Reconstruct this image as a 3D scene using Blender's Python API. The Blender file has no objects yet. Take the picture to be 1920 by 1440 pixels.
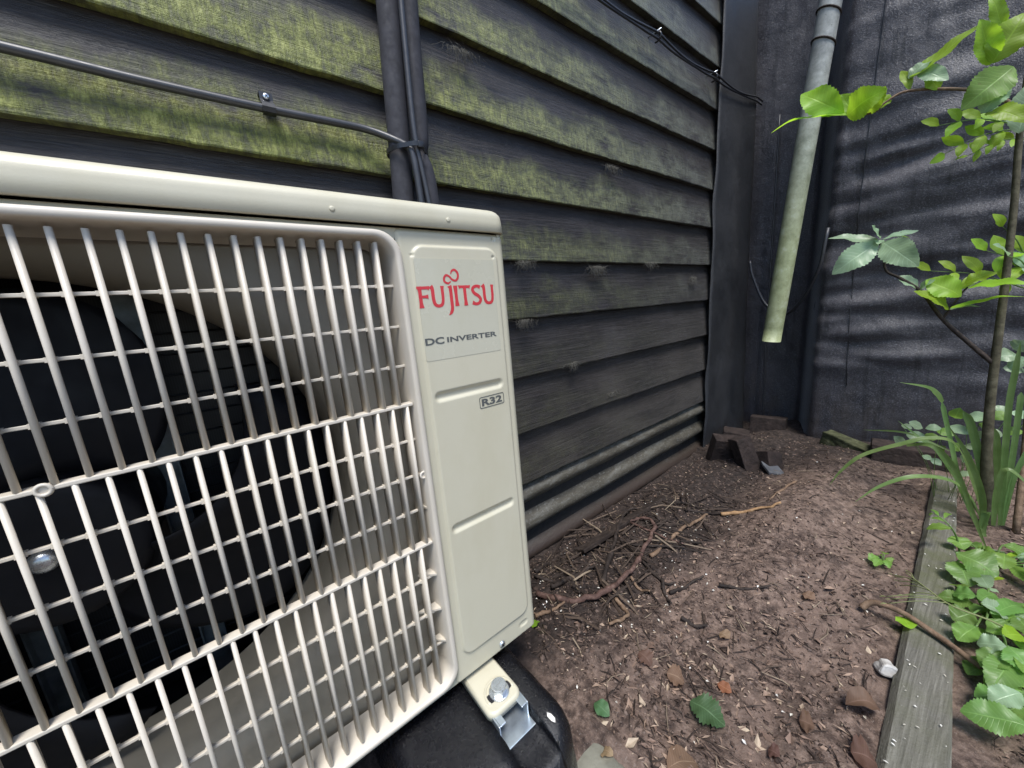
import bpy, math, random
import numpy as np
from mathutils import Vector, Matrix, noise
random.seed(7)
sc = bpy.context.scene
R_ = math.radians

# ------------------------------------------------------------------ camera
CAM = Vector((-0.2636, -0.3341, 0.4191))
AX = ((0.77800181, -0.6223932, -0.08567314),      # right
      (-0.18585518, -0.09774, -0.97770381),       # down
      (0.60014251, 0.77657813, -0.19171689))      # forward
FPX = 682.35
cd = bpy.data.cameras.new('camera'); cam = bpy.data.objects.new('camera', cd); sc.collection.objects.link(cam)
r, d, f = [Vector(a).normalized() for a in AX]
cam.matrix_world = Matrix(((r.x, -d.x, -f.x, CAM.x), (r.y, -d.y, -f.y, CAM.y), (r.z, -d.z, -f.z, CAM.z), (0, 0, 0, 1)))
cd.sensor_fit = 'HORIZONTAL'; cd.sensor_width = 36; cd.lens = FPX / 1920 * 36
cd.clip_start = 0.01; cd.clip_end = 500
sc.camera = cam
# ------------------------------------------------------------------ light
SUN_EL, SUN_AZ = R_(67), R_(208)      # azimuth from +Y clockwise: high bright cloud behind the camera, a little left
w = bpy.data.worlds.new('World'); sc.world = w; w.use_nodes = True
wn = w.node_tree
sky = wn.nodes.new('ShaderNodeTexSky'); sky.sky_type = 'NISHITA'; sky.sun_disc = False
sky.sun_elevation = SUN_EL; sky.sun_rotation = SUN_AZ; sky.air_density = 1.0; sky.dust_density = 0.7; sky.ozone_density = 1.0
bg = wn.nodes['Background']; bg.inputs[1].default_value = 0.088
wn.links.new(sky.outputs[0], bg.inputs[0])
sl = bpy.data.lights.new('sun', 'SUN'); sun = bpy.data.objects.new('sun', sl); sc.collection.objects.link(sun)
sl.energy = 1.5; sl.angle = R_(20); sl.color = (1.0, 0.97, 0.92)
sd = Vector((math.sin(SUN_AZ) * math.cos(SUN_EL), math.cos(SUN_AZ) * math.cos(SUN_EL), math.sin(SUN_EL)))
sun.rotation_euler = (-sd).to_track_quat('-Z', 'Y').to_euler()
sc.view_settings.view_transform = 'Standard'; sc.view_settings.look = 'None'
sc.view_settings.exposure = 1.72; sc.view_settings.gamma = 1.0
sc.view_settings.use_curve_mapping = False
sc.render.engine = 'CYCLES'
sc.cycles.use_denoising = True
sc.cycles.max_bounces = 8; sc.cycles.transparent_max_bounces = 8; sc.cycles.caustics_reflective = False; sc.cycles.caustics_refractive = False

# ------------------------------------------------------------------ helpers
WORG = {}
C = sc.collection

def tag(o, label=None, cat=None, group=None, kind=None):
    for k, v in (('label', label), ('category', cat), ('group', group), ('kind', kind)):
        if v: o[k] = v
    return o

def empty(name, loc, label, cat, group=None):
    o = bpy.data.objects.new(name, None); C.objects.link(o); o.location = loc; o.empty_display_size = .05
    WORG[o.name] = Vector(loc)
    return tag(o, label, cat, group)

def put(name, me, org, mat, parent=None):
    o = bpy.data.objects.new(name, me); C.objects.link(o)
    if mat and not me.materials: me.materials.append(mat)
    org = Vector(org); WORG[o.name] = org
    if parent:
        o.parent = parent; o.location = org - WORG[parent.name]
    else: o.location = org
    return o

def mk(name, V, F, mat, parent=None, smooth=True, uv=None, org=None):
    """one mesh object from world-space verts"""
    V = [Vector(v) for v in V]
    if org is None:
        lo = [min(v[i] for v in V) for i in range(3)]; hi = [max(v[i] for v in V) for i in range(3)]
        org = Vector(((lo[0] + hi[0]) / 2, (lo[1] + hi[1]) / 2, lo[2]))
    org = Vector(org)
    me = bpy.data.meshes.new(name)
    me.from_pydata([v - org for v in V], [], F); 
    if smooth: me.polygons.foreach_set('use_smooth', [True] * len(F))
    if uv:
        l = me.uv_layers.new(name='UVMap')
        idx = np.zeros(len(me.loops), int); me.loops.foreach_get('vertex_index', idx)
        l.data.foreach_set('uv', np.array(uv, dtype=np.float32)[idx].ravel())
    me.update()
    return put(name, me, org, mat, parent)

def crom(P, n=6):
    P = [Vector(p) for p in P]; out = []
    for i in range(len(P) - 1):
        a = P[i - 1] if i else P[0] * 2 - P[1]; b, c = P[i], P[i + 1]; e = P[i + 2] if i + 2 < len(P) else P[-1] * 2 - P[-2]
        for k in range(n):
            t = k / n
            out.append(.5 * ((2 * b) + (c - a) * t + (2 * a - 5 * b + 4 * c - e) * t * t + (3 * b - a - 3 * c + e) * t ** 3))
    out.append(P[-1]); return out

def tube_geo(P, rad, ns=8, cap=True, flat=1.0):
    V, F = [], []; n = len(P)
    if not hasattr(rad, '__len__'): rad = [rad] * n
    if len(rad) != n: rad = list(np.interp(np.linspace(0, 1, n), np.linspace(0, 1, len(rad)), rad))
    up = None
    for i in range(n):
        t = (P[min(i + 1, n - 1)] - P[max(i - 1, 0)]).normalized()
        if up is None:
            up = Vector((0, 0, 1)) if abs(t.z) < .9 else Vector((0, 1, 0))
        s = t.cross(up).normalized(); up = s.cross(t).normalized()
        for k in range(ns):
            a = 2 * math.pi * k / ns
            V.append(P[i] + s * math.cos(a) * rad[i] + up * math.sin(a) * rad[i] * flat)
    for i in range(n - 1):
        for k in range(ns):
            k2 = (k + 1) % ns
            F.append((i * ns + k, i * ns + k2, (i + 1) * ns + k2, (i + 1) * ns + k))
    if cap:
        F.append(tuple(range(ns))[::-1]); F.append(tuple((n - 1) * ns + k for k in range(ns)))
    return V, F

def tube(name, P, rad, mat, parent=None, ns=8, sm=6, cap=True, flat=1.0, org=None):
    Q = crom(P, sm) if sm > 1 else [Vector(p) for p in P]
    V, F = tube_geo(Q, rad, ns, cap, flat)
    return mk(name, V, F, mat, parent, org=org)

def box_geo(x0, x1, y0, y1, z0, z1):
    V = [(x, y, z) for x in (x0, x1) for y in (y0, y1) for z in (z0, z1)]
    F = [(0, 1, 3, 2), (4, 6, 7, 5), (0, 4, 5, 1), (2, 3, 7, 6), (0, 2, 6, 4), (1, 5, 7, 3)]
    return V, F

def join(*gs):
    V, F = [], []
    for v, f_ in gs:
        o = len(V); V += list(v); F += [tuple(i + o for i in q) for q in f_]
    return V, F

def bevel(o, wd, seg=2, ang=30):
    m = o.modifiers.new('bevel', 'BEVEL'); m.width = wd; m.segments = seg; m.limit_method = 'ANGLE'; m.angle_limit = R_(ang)
    m.harden_normals = False
    return o

def bx(name, x0, x1, y0, y1, z0, z1, mat, parent=None, bev=0, seg=2):
    V, F = box_geo(x0, x1, y0, y1, z0, z1)
    o = mk(name, V, F, mat, parent, smooth=bool(bev))
    if bev: bevel(o, bev, seg)
    return o

def at(px, py, **k):
    """the world point seen at a picture position on the plane X=, Y= or Z="""
    u, v = (px - 960) / FPX, (py - 720) / FPX
    D = Vector(AX[0]) * u + Vector(AX[1]) * v + Vector(AX[2])
    (ax, val), = k.items(); i = 'XYZ'.index(ax)
    return CAM + D * ((val - CAM[i]) / D[i])

def sstep(a, b, x):
    t = min(1, max(0, (x - a) / (b - a))); return t * t * (3 - 2 * t)

# ------------------------------------------------------------------ materials
class NT:
    def __init__(s, name, rough=.5, spec=.5):
        s.m = bpy.data.materials.new(name); s.m.use_nodes = True; s.t = s.m.node_tree
        s.b = s.t.nodes['Principled BSDF']; s.b.inputs['Roughness'].default_value = rough
        s.b.inputs['Specular IOR Level'].default_value = spec
    def n(s, typ, **k):
        x = s.t.nodes.new('ShaderNode' + typ)
        for a, v in k.items(): setattr(x, a, v)
        return x
    def l(s, a, b): s.t.links.new(a, b)
    def set(s, sock, v):
        if hasattr(v, 'is_linked') or hasattr(v, 'links'): s.l(v, sock)
        else: sock.default_value = v
    def pos(s): return s.n('NewGeometry').outputs['Position']
    def objc(s): return s.n('TexCoord').outputs['Object']
    def uv(s): return s.n('TexCoord').outputs['UV']
    def scale(s, v, sc3, rot=(0, 0, 0)):
        x = s.n('Mapping'); s.l(v, x.inputs[0]); x.inputs['Scale'].default_value = sc3; x.inputs['Rotation'].default_value = rot; return x.outputs[0]
    def noise(s, v, scale, detail=4, rough=.55, dist=0):
        x = s.n('TexNoise'); s.l(v, x.inputs['Vector']); x.inputs['Scale'].default_value = scale
        x.inputs['Detail'].default_value = detail; x.inputs['Roughness'].default_value = rough; x.inputs['Distortion'].default_value = dist
        return x.outputs['Fac']
    def vor(s, v, scale, feat='F1'):
        x = s.n('TexVoronoi'); x.feature = feat; s.l(v, x.inputs['Vector']); x.inputs['Scale'].default_value = scale; return x
    def ramp(s, fac, stops, mode='LINEAR'):
        x = s.n('ValToRGB'); s.l(fac, x.inputs[0]); e = x.color_ramp; e.interpolation = mode
        while len(e.elements) < len(stops): e.elements.new(.5)
        for el, (p, c) in zip(e.elements, stops):
            el.position = p; el.color = (*c, 1) if hasattr(c, '__len__') else (c, c, c, 1)
        return x.outputs[0]
    def mr(s, v, a, b, c=0, d=1):
        x = s.n('MapRange'); s.l(v, x.inputs[0])
        for i, q in enumerate((a, b, c, d)): x.inputs[i + 1].default_value = q
        return x.outputs[0]
    def ma(s, op, a, b=0., c=0.):
        x = s.n('Math', operation=op)
        for i, q in enumerate((a, b, c)): s.set(x.inputs[i], q)
        return x.outputs[0]
    def mix(s, fac, a, b, mode='MIX'):
        x = s.n('Mix', data_type='RGBA', blend_type=mode); s.set(x.inputs[0], fac)
        for i, q in ((6, a), (7, b)):
            s.set(x.inputs[i], (*q, 1) if isinstance(q, tuple) and len(q) == 3 else q)
        return x.outputs[2]
    def sep(s, v):
        x = s.n('SeparateXYZ'); s.l(v, x.inputs[0]); return x.outputs
    def bump(s, h, st=.5, dist=.002, nrm=None):
        x = s.n('Bump'); s.l(h, x.inputs['Height']); x.inputs['Strength'].default_value = st; x.inputs['Distance'].default_value = dist
        if nrm: s.l(nrm, x.inputs['Normal'])
        s.l(x.outputs[0], s.b.inputs['Normal']); return x.outputs[0]
    def col(s, c): s.set(s.b.inputs['Base Color'], (*c, 1) if isinstance(c, tuple) else c)
    def rough(s, c): s.set(s.b.inputs['Roughness'], c)

def m_plain(name, c, rough, spec=.5, metal=0, var=.15, scale=30, bump=0., bscale=200, bdist=.0005):
    s = NT(name, rough, spec); v = s.objc()
    f_ = s.noise(v, scale, 5)
    s.col(s.mix(s.mr(f_, .3, .7), tuple(x * (1 - var) for x in c), tuple(min(1, x * (1 + var)) for x in c)))
    s.rough(s.mr(s.noise(v, scale * 2.3, 3), .3, .7, rough * .85, min(1, rough * 1.15)))
    s.b.inputs['Metallic'].default_value = metal
    if bump: s.bump(s.noise(v, bscale, 3), bump, bdist)
    return s.m

def m_paint(name, c, rough=.38):
    """powder-coated beige sheet metal / moulded plastic with a faint dust film"""
    s = NT(name, rough, .5); v = s.pos()
    dust = s.mr(s.noise(s.scale(v, (1, 1, .5)), 14, 6, .65), .45, .75)
    c2 = (c[0] * .86, c[1] * .84, c[2] * .76)
    s.col(s.mix(s.ma('MULTIPLY', dust, .55), c, c2))
    s.rough(s.mr(s.noise(v, 40, 4), .3, .7, rough * .8, rough * 1.25))
    s.bump(s.noise(v, 900, 2), .12, .0004)
    return s.m

PAINT = m_paint('beige_paint', (.50, .468, .358))
PLASTIC = m_paint('beige_plastic', (.55, .50, .425), .40)
LINER = m_paint('shroud_plastic', (.25, .23, .19), .5)

def m_wood():
    s = NT('stained_weatherboard', .55, .42); p = s.pos(); uv = s.uv(); u = s.sep(uv)
    grain = s.noise(s.scale(p, (2.2, 30, 75)), 3.0, 7, .65, .6)
    fine = s.noise(s.scale(p, (9, 60, 260)), 3.0, 4, .6)
    blot = s.noise(s.scale(p, (1, 1, 2.2)), 5.5, 5, .6)
    base = s.ramp(grain, [(.30, (.004, .0035, .004)), (.52, (.012, .010, .011)), (.75, (.036, .031, .032))])
    base = s.mix(s.mr(blot, .5, .8), base, (.030, .028, .032))
    base = s.mix(s.ma('MULTIPLY', s.mr(fine, .55, .8), .5), base, (.11, .10, .095))
    # algae: lives on the lower, rain-wetted half of a board, patchy, stronger higher on the wall and to the left
    v = u[1]; z = s.sep(p)[2]; x = s.sep(p)[0]
    patch = s.noise(s.scale(p, (1, 1, 2.5)), 9, 6, .7)
    edge = s.ma('ADD', v, s.ma('MULTIPLY', s.ma('SUBTRACT', s.noise(s.scale(p, (1, 1, .6)), 7, 5, .65), .5), 1.15))
    low = s.mr(edge, .66, .30)
    hi = s.mr(z, .36, .72, .10, 1.2)
    lf = s.mr(x, .0, 1.2, 1.0, .42)
    streak = s.mr(s.noise(s.scale(p, (55, 1, 9)), 4, 5, .75), .40, .58)
    am = s.ma('MULTIPLY', s.ma('MULTIPLY', low, hi), s.ma('MULTIPLY', lf, s.mr(patch, .33, .54)))
    am = s.ma('MINIMUM', s.ma('MULTIPLY', am, s.ma('ADD', s.ma('MULTIPLY', streak, .6), .5)), 1.0)
    dirt = s.ma('MULTIPLY', s.mr(z, .42, .12), s.mr(blot, .3, .6)); base = s.mix(s.ma('MULTIPLY', dirt, .6), base, (.050, .043, .037))
    acol = s.ramp(s.noise(p, 60, 4, .7), [(.3, (.042, .050, .012)), (.5, (.138, .154, .030)), (.72, (.28, .295, .085))])
    acol = s.mix(s.mr(x, .1, 1.1), acol, (.13, .14, .11))
    s.col(s.mix(am, base, acol))
    s.rough(s.mr(grain, .3, .7, .40, .60))
    h = s.ma('ADD', s.ma('MULTIPLY', grain, .9), s.ma('ADD', s.ma('MULTIPLY', fine, .4), s.ma('MULTIPLY', am, s.noise(p, 340, 3, .7))))
    s.bump(h, .75, .0028)
    s.b.inputs['Sheen Weight'].default_value = .06; s.b.inputs['Sheen Roughness'].default_value = .45
    return s.m
WOOD = m_wood()

def m_soil():
    s = NT('damp_soil', .85, .35); p = s.pos()
    a = s.noise(p, 9, 6, .65); b = s.noise(p, 70, 6, .7); c = s.noise(p, 320, 4, .7)
    k = s.ramp(b, [(.30, (.020, .013, .011)), (.47, (.088, .059, .046)), (.66, (.25, .178, .140))])
    k = s.mix(s.ma('MULTIPLY', s.mr(a, .45, .68), .75), k, (.215, .150, .118))
    k = s.mix(s.ma('MULTIPLY', s.mr(c, .58, .70), .85), k, (.26, .21, .18))
    k = s.mix(s.ma('MULTIPLY', s.mr(s.noise(p, 22, 6, .75), .56, .66), .7), k, (.030, .020, .016))
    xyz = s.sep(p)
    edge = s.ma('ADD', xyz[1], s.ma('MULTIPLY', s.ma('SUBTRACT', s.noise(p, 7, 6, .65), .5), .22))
    humus_corner_shade = s.ma('MAXIMUM', s.mr(edge, -.04, .07), s.mr(s.ma('ADD', xyz[0], s.ma('MULTIPLY', xyz[1], .8)), 1.02, 1.25))  # humus along the wall; far-corner term paints the corner's shade into the soil
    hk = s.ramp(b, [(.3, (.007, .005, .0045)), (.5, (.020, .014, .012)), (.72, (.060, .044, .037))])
    k = s.mix(s.ma('MULTIPLY', humus_corner_shade, .92), k, hk)
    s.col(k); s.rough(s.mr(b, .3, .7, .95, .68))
    d_ = s.noise(p, 900, 3, .7)
    s.bump(s.ma('ADD', s.ma('MULTIPLY', b, .55), s.ma('ADD', s.ma('MULTIPLY', c, .6), s.ma('MULTIPLY', d_, .3))), .95, .0048)
    return s.m
SOIL = m_soil()

def m_membrane(name, lo, hi, rough, streaks=True):
    s = NT(name, rough, .55); p = s.pos()
    g = s.noise(s.scale(p, (1, 1, 1.6)), 260, 4, .7); b = s.noise(p, 6, 5, .6)
    k = s.ramp(b, [(.3, lo), (.7, hi)])
    k = s.mix(s.ma('MULTIPLY', s.mr(g, .52, .70), .75), k, (.20, .20, .22) if streaks else (.05, .05, .06))  # pale grain puts surface sparkle into the colour
    if streaks:
        st = s.mr(s.noise(s.scale(p, (1, 26, 1.6)), 2.2, 4, .6), .54, .62)
        on_ = s.mr(s.noise(p, 4.5, 2), .42, .6)
        k = s.mix(s.ma('MULTIPLY', s.ma('MULTIPLY', st, on_), .55), k, (.004, .004, .006))
        mud = s.ma('MULTIPLY', s.mr(s.sep(p)[2], .10, -.12), s.mr(s.noise(s.scale(p, (1, 3, .8)), 8, 5, .6), .38, .62))
        k = s.mix(s.ma('MULTIPLY', mud, .6), k, (.065, .052, .045))
    s.col(k)
    s.rough(s.mr(b, .3, .7, rough * .8, rough * 1.2))
    s.b.inputs['Sheen Weight'].default_value = .22 if streaks else 0.; s.b.inputs['Sheen Roughness'].default_value = .4
    s.bump(s.ma('ADD', s.ma('MULTIPLY', g, 1.), s.ma('MULTIPLY', s.noise(p, 60, 3), .8)), .85, .0020)
    return s.m
MEMB = m_membrane('black_roofing_membrane', (.020, .019, .024), (.046, .043, .051), .34)
TRIMM = m_membrane('black_membrane_trim', (.007, .008, .010), (.014, .015, .018), .6, False)

def m_rubber():
    s = NT('recycled_rubber', .3, .5); p = s.objc()
    v = s.vor(p, 380); g = s.noise(p, 900, 3, .7)
    s.col(s.ramp(g, [(.3, (.003, .003, .004)), (.7, (.008, .008, .010))]))
    s.rough(s.mr(v.outputs['Color'], .0, 1., .14, .34))
    s.bump(s.ma('ADD', s.ma('MULTIPLY', v.outputs['Color'], .35), g), .7, .0009)
    return s.m
RUBBER = m_rubber()

def m_timber():
    s = NT('weathered_timber', .8, .3); p = s.pos()
    q = s.scale(p, (1, 1, 1), (0, 0, R_(2)))
    g = s.noise(s.scale(q, (3, 90, 90)), 3, 6, .65, .4); b = s.noise(p, 16, 5, .65)
    k = s.ramp(g, [(.3, (.070, .066, .055)), (.55, (.135, .128, .108)), (.78, (.23, .22, .19))])
    k = s.mix(s.ma('MULTIPLY', s.mr(b, .42, .62), s.mr(s.sep(p)[0], .25, .62, .15, .8)), k, (.085, .088, .048))
    sp = s.mr(s.noise(p, 170, 4, .75), .66, .72)
    k = s.mix(s.ma('MULTIPLY', sp, .65), k, (.34, .32, .28))
    s.col(k); s.bump(s.ma('ADD', g, s.noise(p, 250, 3)), .7, .0018)
    return s.m
TIMBER = m_timber()

def m_mossblock():
    s = NT('mossy_timber', .85, .3); p = s.pos()
    k = s.ramp(s.noise(p, 40, 6, .7), [(.3, (.018, .018, .010)), (.55, (.055, .060, .028)), (.75, (.11, .105, .075))])
    s.col(k); s.bump(s.noise(s.scale(p, (1, 1, 3)), 90, 5), .8, .003); return s.m
MOSSB = m_mossblock()

def m_corr():
    s = NT('stained_corrugated_sheet', .5, .5); p = s.pos()
    b = s.noise(s.scale(p, (.35, 1, 1.4)), 26, 6, .7); c = s.noise(p, 150, 4, .7)
    k = s.ramp(b, [(.3, (.020, .017, .012)), (.5, (.055, .049, .037)), (.7, (.13, .127, .112))])
    k = s.mix(s.ma('MULTIPLY', s.mr(c, .56, .7), .6), k, (.20, .20, .19))
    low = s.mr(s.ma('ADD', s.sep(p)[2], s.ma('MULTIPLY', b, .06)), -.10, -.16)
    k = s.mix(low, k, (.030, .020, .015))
    s.col(k); s.rough(s.mr(b, .3, .7, .75, .36)); s.bump(s.ma('ADD', b, c), .5, .002); return s.m
CORR = m_corr()

def m_pipe():
    s = NT('algae_stained_pipe', .5, .4); p = s.pos()
    b = s.noise(p, 26, 6, .7); z = s.sep(p)[2]
    k = s.ramp(b, [(.3, (.17, .19, .09)), (.55, (.30, .33, .19)), (.8, (.44, .47, .36))])
    k = s.mix(s.mr(z, .55, 1.15), k, s.ramp(b, [(.35, (.18, .19, .18)), (.6, (.34, .35, .33)), (.8, (.5, .5, .48))]))
    sp = s.mr(s.noise(p, 120, 5, .7), .62, .70)
    k = s.mix(s.ma('MULTIPLY', sp, .7), k, (.07, .075, .05))
    s.col(k); s.bump(s.noise(p, 180, 3), .3, .001); return s.m
PIPE = m_pipe()

def m_leaf(name, c1, c2, trans, rough=.42, vein=1.0, fac=.5):
    s = NT(name, rough, .45); uv = s.uv(); u = s.sep(uv); p = s.objc()
    n_ = s.noise(p, 30, 4)
    k = s.mix(s.mr(n_, .3, .7), c1, c2)
    oi = s.n('ObjectInfo').outputs['Random']; hv = s.n('HueSaturation'); s.l(k, hv.inputs['Color']); s.l(s.mr(oi, 0, 1, .485, .515), hv.inputs['Hue']); s.l(s.mr(oi, 0, 1, .78, 1.18), hv.inputs['Value']); k = hv.outputs[0]
    hole = s.mr(s.noise(p, 95, 3), .70, .74); k = s.mix(s.ma('MULTIPLY', hole, .6), k, (.16, .11, .04))
    ax = s.ma('ABSOLUTE', s.ma('SUBTRACT', u[0], .5))
    mid = s.mr(ax, .035, .0)
    sw = s.ma('SINE', s.ma('MULTIPLY', s.ma('SUBTRACT', s.ma('MULTIPLY', u[1], 1.0), s.ma('MULTIPLY', ax, .35)), 78.))
    sv = s.mr(sw, .80, 1.0)
    vv = s.ma('MAXIMUM', mid, s.ma('MULTIPLY', sv, .45))
    k = s.mix(s.ma('MULTIPLY', vv, .45 * vein), k, tuple(min(1, x * 1.9 + .03) for x in c2))
    s.col(k)
    bn = s.bump(s.ma('SUBTRACT', 1., vv), .35, .0012)
    tr = s.n('BsdfTranslucent'); s.l(s.mix(.5, k, trans), tr.inputs[0])
    mx = s.n('MixShader'); mx.inputs[0].default_value = fac
    s.l(s.b.outputs[0], mx.inputs[1]); s.l(tr.outputs[0], mx.inputs[2])
    s.l(mx.outputs[0], s.t.nodes['Material Output'].inputs[0])
    return s.m
LF_BRIGHT = m_leaf('young_leaf', (.28, .46, .03), (.34, .55, .05), (.62, .95, .05), fac=.58)
LF_MID = m_leaf('mid_green_leaf', (.16, .30, .05), (.23, .40, .085), (.42, .68, .10))
LF_PALE = m_leaf('pale_bluish_leaf', (.30, .43, .25), (.38, .52, .33), (.34, .52, .22), .34)
LF_STRAP = m_leaf('strap_leaf', (.13, .23, .06), (.24, .36, .13), (.28, .44, .11), .33, .25)
LF_NETTLE = m_leaf('broad_green_leaf', (.12, .24, .05), (.20, .35, .09), (.30, .52, .10), .38)

PALEG = m_leaf('pale_grass', (.32, .36, .16), (.42, .45, .22), (.4, .45, .2), .5, .2)

def m_island(name, stops, rough=.8, spec=.3):
    s = NT(name, rough, spec); g = s.n('NewGeometry')
    k = s.ramp(g.outputs['Random Per Island'], stops)
    n_ = s.noise(g.outputs['Position'], 180, 4)
    s.col(s.mix(s.mr(n_, .35, .75, 0, .5), k, (.03, .02, .015))); return s.m
LITTER = m_island('leaf_litter', [(0, (.040, .026, .020)), (.3, (.12, .080, .062)), (.6, (.22, .148, .112)), (.85, (.33, .235, .175)), (1, (.46, .37, .27))])
TWIGM = m_island('twig_litter', [(0, (.012, .008, .006)), (.55, (.035, .024, .018)), (.85, (.10, .070, .05)), (1, (.34, .27, .19))])
CRUMB = m_island('soil_crumbs', [(0, (.018, .012, .010)), (.5, (.065, .045, .037)), (1, (.20, .148, .122))], .9, .25)
PETAL = m_island('white_petals', [(0, (.5, .46, .38)), (1, (.85, .84, .80))], .7)

def m_bark(name, c1, c2, c3):
    s = NT(name, .75, .3); p = s.pos()
    b = s.noise(p, 55, 6, .7)
    s.col(s.ramp(b, [(.3, c1), (.52, c2), (.75, c3)])); s.bump(s.noise(p, 160, 5, .7), .7, .0025); return s.m
BARK_STEM = m_bark('sapling_bark', (.035, .030, .018), (.085, .075, .045), (.16, .145, .10))
BARK_RED = m_bark('reddish_root_bark', (.028, .016, .013), (.085, .048, .038), (.19, .125, .10))
BARK_DARK = m_bark('dark_twig_bark', (.010, .007, .006), (.028, .020, .016), (.075, .056, .046))
BARK_TAN = m_bark('tan_stick_bark', (.07, .045, .03), (.17, .11, .07), (.30, .22, .15))
SPLIT = m_bark('split_pale_wood', (.16, .09, .04), (.30, .18, .09), (.42, .30, .18))
BLACKCABLE = m_plain('black_cable_sheath', (.028, .029, .034), .42, .5, 0, .2, 60)
FOAM = m_plain('grey_pipe_insulation', (.030, .030, .037), .8, .35, 0, .25, 60, .3, 500)
TIE = m_plain('black_nylon_tie', (.012, .012, .014), .35)
ZINC = m_plain('zinc_plated_steel', (.62, .66, .70), .28, .5, .9, .15, 120, .2, 300)
GALV = m_plain('galvanised_channel', (.55, .62, .68), .33, .5, .85, .2, 60)
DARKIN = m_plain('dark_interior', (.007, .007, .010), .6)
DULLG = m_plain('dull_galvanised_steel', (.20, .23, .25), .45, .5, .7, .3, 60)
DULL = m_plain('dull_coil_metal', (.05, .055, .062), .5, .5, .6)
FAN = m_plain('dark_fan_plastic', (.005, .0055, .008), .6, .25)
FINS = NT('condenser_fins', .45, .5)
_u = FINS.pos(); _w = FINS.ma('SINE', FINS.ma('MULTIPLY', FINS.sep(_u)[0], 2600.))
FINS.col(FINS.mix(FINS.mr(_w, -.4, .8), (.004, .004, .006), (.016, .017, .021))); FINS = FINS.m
STICKER = m_paint('foil_sticker', (.475, .455, .36), .25)
RED = m_plain('red_print', (.52, .035, .045), .4, .5, 0, .1)
GREY = m_plain('grey_print', (.085, .09, .088), .45, .5, 0, .1)
SLABM = m_plain('concrete_slab', (.17, .165, .13), .85, .3, 0, .35, 25, .6, 160, .002)
BRICK = m_plain('dirty_shaded_brick', (.030, .021, .018), .9, .3, 0, .45, 40, .9, 120, .003)  # tone lowered to stand in for the corner's deep shade
SLATE = m_plain('slate', (.10, .105, .115), .5, .5, 0, .3, 30)
STONE = m_plain('white_flint', (.45, .43, .40), .6, .4, 0, .2, 60, .5, 200, .001)
WEB = m_plain('dusty_cobweb', (.12, .115, .10), .9, .2, 0, .3, 80)
LICHEN = m_plain('shed_backing', (.012, .011, .011), .8)

# ------------------------------------------------------------------ ground
def gz(x, y):
    z = -.160
    z += .038 * math.exp(-((y + .105) / .085) ** 2) * sstep(.35, .8, x) * (1 - .5 * sstep(1.1, 1.35, x)) - .012 * math.exp(-((y - .08) / .07) ** 2) * sstep(.3, .6, x)
    z -= .048 * sstep(.10, .32, y) * (1 - .75 * math.exp(-((x - 1.30) ** 2 / .030 + (y - .24) ** 2 / .03)))
    z += .004 * sstep(-.20, -.30, y)
    z -= .010 * sstep(1.15, 1.45, x) * sstep(-.25, .0, y)
    z += .045 * (1 - sstep(.02, .30, x)) * (1 - sstep(.0, .20, y)) * sstep(-.34, -.27, y)
    if -3 < x < 3 and -3 < y < 3:
        v = Vector((x, y, 0))
        z += .014 * noise.noise(v * 4.1) + .0075 * noise.noise(v * 13.0 + Vector((3, 1, 0))) + .0042 * noise.noise(v * 34.0) + .0022 * noise.noise(v * 80.0)
    if x < .06 and y > -.40:
        k = sstep(.006, -.012, x) * sstep(-.092, -.112, y + .004 * noise.noise(Vector((x * 40, 0, 0))))
        z = max(z, -.100 + .25 * (z + .12)) if y > -.2 else min(z, -.104)
        if x < .02 and y < .16: z = max(z, -.0935 + .3 * (z + .105)) if y > -.13 else z
        z -= .05 * k
    return z

def ground():
    xs = list(np.arange(-.6, 0, .02)) + list(np.arange(0, .9, .0055)) + list(np.arange(.9, 1.75, .0085))
    ys = list(np.arange(-.75, -.42, .012)) + list(np.arange(-.42, .42, .0065))
    out = [1.2, 1.8, 3, 5, 9, 18, 40, 90, 200]
    xs = [-o for o in out[::-1]] + [-.9] + xs + [2.2] + [1.4 + o for o in out[1:]]
    ys = [-o for o in out[::-1]] + [-.95] + ys + [.6, .9] + out
    nx, ny = len(xs), len(ys)
    V = [(x, y, gz(x, y)) for y in ys for x in xs]
    F = [(j * nx + i, j * nx + i + 1, (j + 1) * nx + i + 1, (j + 1) * nx + i) for j in range(ny - 1) for i in range(nx - 1)]
    o = mk('ground', V, F, SOIL, org=(0, 0, 0)); tag(o, kind='structure')
ground()

def G(px, py, dz=0.):
    z = -.16
    for _ in range(8):
        q = at(px, py, Z=z); z = .5 * z + .5 * (gz(q.x, q.y) + dz)
    q = at(px, py, Z=z); return Vector((q.x, q.y, gz(q.x, q.y) + dz))

# paving slab under the unit
slab = bx('paving_slab', -.98, .006, -.29, .22, -.150, -.0975, SLABM, None, .006)
tag(slab, 'grey concrete paving slab under the rubber block', 'paving slab')

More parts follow.
